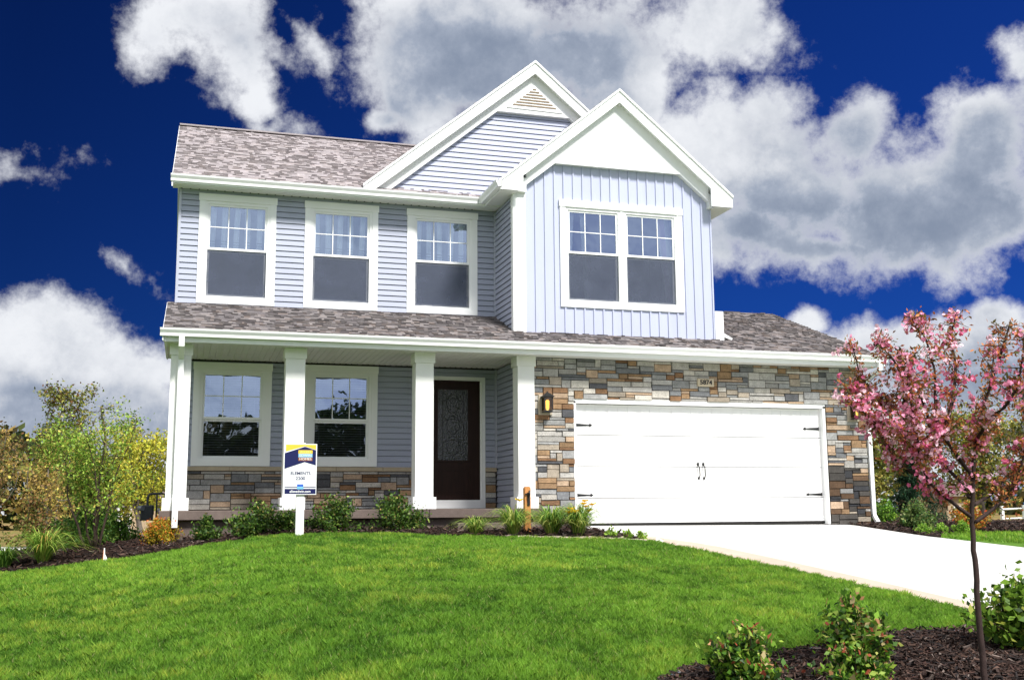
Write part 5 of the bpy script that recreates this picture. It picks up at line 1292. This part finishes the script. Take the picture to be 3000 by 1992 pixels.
bgtree('yellow_tree', 'yellow green tree showing just left of the first porch column', -7.9, 27.6, 4.6, 3.6, 6500, .13, YG, [4, 3, 3, 1], 203, BG)
bgtree('yellow_tree', 'lower yellow green tree behind the gas meter', -8.9, 31.0, 4.2, 3.0, 4500, .14, YG, [4, 3, 3, 1], 213, BG)
bgtree('brown_tree', 'dark orange brown tree at the far left edge of the picture', -13.2, 26.5, 4.4, 2.6, 2400, .13, BR, [4, 3, 4, 1], 204, BG)
bgtree('brown_tree', 'rusty brown low tree behind the large daylily clump', -11.2, 25.5, 3.2, 2.6, 2600, .12, BR, [4, 4, 2, 2], 205, BG)
bgtree('pine_tree', 'dark green pine top at the far left edge behind the brown tree', -15.2, 34.0, 5.4, 2.4, 4200, .15, DK+[(.03, .07, .03)], [3, 3, 2, 3], 206, BG)
bgtree('olive_tree', 'olive green tree between the brown trees and the house', -10.2, 29.0, 4.3, 2.8, 5000, .13, OL, [4, 4, 2, 2], 207, BG)
BG2 = 'trees standing beyond the house on the right'
bgtree('olive_tree', 'olive tree just right of the garage corner', 22.6, 24.0, 5.0, 4.6, 6500, .16, OL, [4, 5, 2, 2], 221, BG2)
bgtree('olive_tree', 'yellowish tree behind the small spruce', 25.8, 21.0, 5.2, 4.2, 6000, .16, OL+YG[:1], [4, 4, 2, 2, 3], 222, BG2)
bgtree('bare_tree', 'pale tall thin tree right of the crabapple trunk', 25.0, 16.5, 5.4, 3.4, 3600, .15, OL+[(.22, .26, .2)], [3, 4, 1, 2, 3], 223, BG2)
bgtree('brown_tree', 'orange brown tree near the white rail fence', 22.3, 13.0, 4.4, 3.6, 4800, .15, BR+OL[:2], [4, 3, 3, 1, 3, 3], 224, BG2)
# distant wood as one mass
rg = np.random.default_rng(77); n = 26000
u = rg.uniform(0, 1, n); X = np.where(u < .5, rg.uniform(-60, -5, n), rg.uniform(30, 140, n)); Y = np.where(u < .5, 70+rg.uniform(0, 10, n), 95-(X-30)*.55+rg.uniform(0, 10, n))
Hm = 4.5+2.2*np.sin(X*.23)+1.3*np.sin(X*.61+1); Z = h(X, Y)+Hm*rg.uniform(0, 1, n)**.8
C = pick(rg, n, OL+BR+DK, [3, 3, 3, 1, 2, 2, 2, 1, 5, 4, 4], .3)
o = poly_mesh('distant_wood', leaf_quads(rg, np.stack([X, Y, Z], 1), .75, .7), 4, C, FARLEAF); tag(o, 'distant wood of brown and green trees along the horizon', 'woods', kind='stuff')

# tan building far left, tan house far right, neighbour's grey blue house, white rail fence
TAN = material('tan_siding', (.38, .29, .19), .8, .06, 2, .004, 30, stretch=(1, 1, 6)); TANR = material('brown_shingle', (.14, .11, .09), .9, .2, 4, .01, 20)
tb = empty('tan_building', (-8.5, 43.5, hz(-8.5, 43.5)), 'low tan building with a flat brown roof far behind the gas meter', 'building')
m = MB(); m.box(-10.6, -5.2, 42.6, 48, -1.6, .70); m.build('wall', TAN, tb)
m = MB(); m.prism([(42.2, .68), (48.4, .68), (48.4, .80), (45.3, 1.15), (42.2, .80)], 0, -10.9, -4.9); m.build('roof', TANR, tb)
m = MB(); m.box(-9.9, -9.0, 42.52, 42.6, -1.3, .35); m.build('garage_door', WHITE, tb)
th = empty('tan_house', (31.5, 29.6, hz(31.5, 29.6)), 'small tan house far away right of the spruce', 'house')
m = MB(); m.box(30.7, 32.6, 29.2, 33, -1.4, .55); m.build('wall', TAN, th)
m = MB(); m.prism([(28.9, .52), (33.3, .52), (31.1, 1.3)], 0, 30.5, 32.8); m.build('roof', TANR, th)
m = MB(); m.box(31.1, 31.5, 29.12, 29.2, -.55, .05); wf = m.build('window', WHITE, th)
m = MB(); m.box(31.15, 31.45, 29.10, 29.12, -.5, 0); m.build('pane', DARKROOM, wf)
NB = material('grey_blue_siding', (.26, .31, .38), .6, .05, 2)
nh = empty('neighbour_house', (27, 12, hz(27, 12)), 'grey blue neighbouring house glimpsed at the right picture edge', 'house')
m = MB(); laps(m, PF(8.3), 0, (-.8, 4.2), lambda z: [(23.0, 32)], 0, e=.13); laps(m, lambda u, z, o_: (23.0-o_, u, z), 0, (-.8, 4.2), lambda z: [(8.3, 15)], 0, e=.13)
m.face([(23.01, 8.31, 4.2), (32, 8.31, 4.2), (27.5, 8.31, 7)]); m.build('wall', NB, nh)
m = MB(); m.prism([(22.6, 4.15), (27.5, 7.2), (32.4, 4.15), (32.4, 4.0), (27.5, 7.0), (22.6, 4.0)], 1, 7.9, 15.3); m.build('roof', TANR, nh)
m = MB(); m.box(22.95, 23.11, 8.26, 8.30, -.8, 4.2); m.build('corner_board', WHITE, nh)
fn = empty('rail_fence', (19, 11, hz(19, 11)), 'low white post and rail fence behind the orange shrub', 'fence')
a = Vector((15.9, 5.9, 0)); 
pp = [(18.55, 11.3), (19.05, 10.9), (19.6, 10.5), (20.2, 10.1)]
for (x, y) in pp:
    z = hz(x, y); m = MB(); m.box(x-.045, x+.045, y-.045, y+.045, z-.1, z+.66); m.build('fence_post', WHITE, fn)
for i in range(3):
    (xa, ya), (xb, yb) = pp[i], pp[i+1]; m = MB(); za, zb = hz(xa, ya), hz(xb, yb)
    for q in (.25, .55): m.tube([(xa, ya, za+q), (xb, yb, zb+q)], .03, 4)
    m.build('rail', WHITE, fn)
# pale concrete road patch far left
RD = material('pale_concrete_road', (.60, .58, .55), .9, .05, 1)
m = MB()
for i in range(12):
    xa, xb = -30+i*2.2, -30+(i+1)*2.2
    m.face([(xa, 22.8, hz(xa, 22.8)+.02), (xb, 22.8, hz(xb, 22.8)+.02), (xb, 27.5, hz(xb, 27.5)+.02), (xa, 27.5, hz(xa, 27.5)+.02)])
tag(m.build('road', RD), kind='structure')

# wood on the far side of the street, behind the viewer; the lower windows mirror it
rg = np.random.default_rng(78); n = 34000
X = rg.uniform(-60, 50, n); Y = -52-rg.uniform(0, 6, n); Hm = 5.6+1.5*sm(-1, 2.5, X)-1.0*sm(6, 10, X)+.35*np.sin(X*2.3)+.25*np.sin(X*5.1+1)
Z = -2.2+(Hm+2.2)*rg.uniform(0, 1, n)**.8
C = pick(rg, n, [(.03, .06, .015), (.06, .09, .02), (.02, .035, .012), (.12, .11, .03)], [4, 3, 3, 1], .3)
o = poly_mesh('wood_across_street', leaf_quads(rg, np.stack([X, Y, Z], 1), .7, .7), 4, C, FARLEAF); tag(o, 'dark green wood across the street mirrored in the porch windows', 'woods', kind='stuff')
